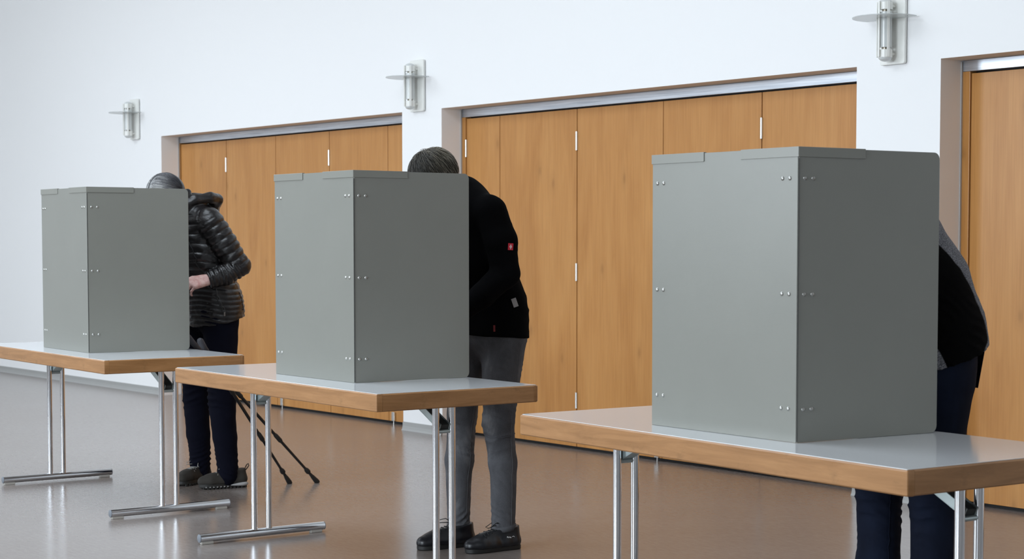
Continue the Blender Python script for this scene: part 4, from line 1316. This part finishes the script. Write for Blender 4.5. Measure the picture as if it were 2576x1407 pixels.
# ================================================================== the person at the nearest booth
m = M['grey_knit'] = mat('heather_grey_knit', (0.10, 0.10, 0.11), 0.95, spec=0.1)
g = noise_tex(m, coords(m, (1, 1, 1.8)), 210, 3, 0.7)
link(m, ramp(m, g, [(0.36, (0.07, 0.073, 0.085)), (0.5, (0.19, 0.195, 0.215)), (0.66, (0.38, 0.385, 0.41))]), bsdf(m).inputs['Base Color'])
knit_col = bsdf(m).inputs['Base Color'].links[0].from_socket
at_ = nd(m, 'ShaderNodeAttribute'); at_.attribute_name = 'side_panel'
link(m, mix(m, ramp(m, at_.outputs['Fac'], [(0.490, (0, 0, 0)), (0.510, (1, 1, 1))]), knit_col, (0.0022, 0.0022, 0.0026)), bsdf(m).inputs['Base Color'])
bump(m, g, 0.6, 0.003)
M['red_trim'] = mat('red_lining', (0.28, 0.02, 0.012), 0.7)
m = M['dark_denim'] = mat('dark_blue_denim', (0.010, 0.017, 0.038), 0.85, spec=0.15)
g = noise_tex(m, coords(m, (1, 1, 0.5)), 7, 4)
link(m, ramp(m, g, [(0.4, (0.0035, 0.0055, 0.014)), (0.65, (0.008, 0.013, 0.030))]), bsdf(m).inputs['Base Color'])

p3 = empty('person', (-3.42, 4.10, 0))
setp(p3, 'person in grey and black jacket and dark blue jeans, bent low behind the nearest booth', 'person', 'voters standing behind the booths')
R3 = basis((0.06, -0.70, -0.71))
J3 = dict(head=(-3.44, 3.735, 1.365), headR=R3, neck=(-3.43, 3.83, 1.355), chest=(-3.42, 3.97, 1.25), waist=(-3.42, 4.09, 1.08), pelvis=(-3.42, 4.14, 0.94),
          shL=(-3.255, 3.91, 1.29), shR=(-3.60, 3.90, 1.29), elL=(-3.235, 3.84, 1.02), elR=(-3.63, 3.82, 1.02), wrL=(-3.32, 3.66, 0.89), wrR=(-3.55, 3.62, 0.88),
          hipL=(-3.325, 4.13, 0.87), hipR=(-3.515, 4.12, 0.87), knL=(-3.32, 4.09, 0.48), knR=(-3.52, 4.085, 0.48), anL=(-3.32, 4.11, 0.09), anR=(-3.52, 4.10, 0.09),
          ftL=Vector((0.05, -0.99, 0)), ftR=Vector((-0.15, -0.985, 0)), handL=((-0.1, -0.85, -0.40), (-0.3, 0.1, -0.9), -1, dict(curl=0.5)), handR=((0.15, -0.85, -0.40), (0.3, 0.1, -0.9), 1, dict(curl=0.8)))
pbody, PP = human(p3, J3, M['skin'])
sc = Sculpt(0.006, 0.03)
for pts in ([(-3.325, hy(1.052, -3.325), 0.84), (-3.32, hy(1.030, -3.32), 0.50), (-3.32, hy(1.034, -3.32), 0.30), (-3.32, hy(1.045, -3.32), 0.05)],
            [(-3.515, hy(0.925, -3.515), 0.84), (-3.52, hy(0.897, -3.52), 0.52), (-3.52, hy(0.896, -3.52), 0.30), (-3.52, hy(0.91, -3.52), 0.05)]):
    sc.chain(pts, [0.094, 0.068, 0.063, 0.057], k=0.02)
sc.cone((-3.47, 4.14, 0.92), (-3.37, 4.14, 0.92), 0.13, 0.13, k=0.05)
sc.cone((-3.42, 4.12, 1.02), (-3.42, 4.14, 0.93), 0.13, 0.145, k=0.05, squash=(Yx, 1.12))
V, Q = sc.build(cuts=[((0, 0, 0.075), (0, 0, -1))])
pt_ = mesh_from('jeans', V, Q, M['dark_denim'], p3, 1)
folds(pt_, [((-3.52, 3.99, 0.50), 0.09, (0, 0.3, 1), 0.06, 0.007), ((-3.32, 4.0, 0.50), 0.09, (0, 0.3, 1), 0.06, 0.007), ((-3.50, 4.10, 0.42), 0.09, (0, 0.6, 1), 0.045, 0.005)], base=0.0025, f=8, seed=5)
seam('side_seam', pt_, [(-3.44, 4.06, 0.66), (-3.45, 4.06, 0.45), (-3.46, 4.06, 0.15)], 0.0012, M['dark_denim'], pt_, 40, 0.0006)
patch('back_pocket', pt_, (-3.30, 4.26, 0.89), 0.10, 0.11, (0, 0, 1), M['dark_denim'], pt_, 0.003, 0.001)
sc = Sculpt(0.0055, 0.035)
dsp = Vector((0, 0.35, 0.94)).cross(Vector((1, 0, 0))).normalized()
sc.chain([(-3.425, 3.895, 1.345), (-3.42, 3.985, 1.265), (-3.42, hy(0.962, -3.42), 1.145), (-3.42, hy(1.010, -3.42), 1.02), (-3.42, hy(1.022, -3.42), 0.93), (-3.42, hy(1.0, -3.42), 0.80)], [0.160, 0.180, 0.190, 0.196, 0.200, 0.200], squash=(Vector((0, 0.88, 0.47)).normalized(), 1.30), k=0.03)
sc.cone((-3.43, 3.82, 1.355), (-3.425, 3.895, 1.345), 0.075, 0.12, k=0.04)
for s in (1, -1):
    sc.cone((-3.425, 3.85, 1.34), (-3.425 + s * 0.16, 3.905, 1.30), 0.066, 0.062, k=0.03)
    sc.chain([(-3.425 + s * 0.170, 3.91, 1.295), (-3.43 + s * 0.195, 3.875, 1.15), (-3.43 + s * 0.198, 3.84, 1.02)], [0.062, 0.058, 0.052], k=0.015)
    sc.chain([(-3.43 + s * 0.198, 3.84, 1.02), (-3.43 + s * 0.15, 3.75, 0.955), (-3.43 + s * 0.115, 3.67, 0.90)], [0.052, 0.046, 0.037], k=0.012)
V, Q = sc.build(cuts=[((-3.42, 4.20, 0.950), (0, 0.36, -1))])
pj = mesh_from('jacket', V, Q, M['grey_knit'], p3, 1)
folds(pj, [((-3.25, 4.10, 1.02), 0.10, (0, 0.6, 1), 0.06, 0.006), ((-3.30, 4.20, 0.95), 0.08, (0, 0.2, 1), 0.05, 0.005)], base=0.003, f=8, seed=7)
V, N = get_v(pj)
hh = 0.6388 * V[:, 0] + 0.7694 * V[:, 1]
zs = V[:, 2]
edge = np.interp(zs, [0.90, 0.98, 1.05, 1.10, 1.15, 1.19, 1.24, 1.27, 1.34], [1.150, 1.183, 1.166, 1.140, 1.114, 1.085, 1.030, 0.995, 0.91])      # the line where the black side panel meets the grey back
low = np.interp(hh, [0.94, 0.985, 1.03, 1.07], [1.02, 1.0, 0.95, 0.86])
sd_ = np.minimum(edge - hh, (zs - low) * 0.8) + 0.004 * wob(V, 30, 2.0)
hh2 = 0.6388 * (2 * -3.42 - V[:, 0]) + 0.7694 * V[:, 1]                                   # the same panel on the far side
sd2 = np.minimum(edge - hh2, zs - 0.95)
sd_ = np.where(V[:, 0] > -3.42, sd_, sd2)
at_ = pj.data.attributes.new('side_panel', 'FLOAT', 'POINT')
at_.data.foreach_set('value', np.clip(0.5 + sd_ * 4, 0, 1).astype(np.float32))
seam('red_hem', pj, [(-3.26, hy(1.150, -3.26), 0.905), (-3.28, hy(1.185, -3.28), 0.915), (-3.31, hy(1.19, -3.31), 0.915)], 0.008, M['red_trim'], pj, 16, -0.003)
seam('red_zip_pull', pj, [(-3.235, hy(0.962, -3.235), 0.955), (-3.235, hy(0.965, -3.235), 0.915)], 0.009, M['red_trim'], pj, 10, 0.0)
hm3 = hair_mat('short_brown_hair', [(0.0, (0.02, 0.015, 0.01)), (0.4, (0.05, 0.037, 0.025)), (0.8, (0.10, 0.08, 0.06)), (1.0, (0.16, 0.13, 0.10))])
hair(p3, 'hair', PP, R3, hm3, start_m, flow_m, 0.05, 1500, 12, 0.006, ((0, 0.062, -0.02), (0, 0.80, -0.60)), 0.006, 0.0013)
shoe(p3, (-3.315, 4.185, 0), (-3.30, 3.915, 0), 0.285, M['blk_leather'], (M['blk_sole'], M['blk_sole'], M['blk_sole']), 'sneaker', 1)
shoe(p3, (-3.51, 4.175, 0), (-3.545, 3.905, 0), 0.285, M['blk_leather'], (M['blk_sole'], M['blk_sole'], M['blk_sole']), 'sneaker', -1)
adopt(p3)
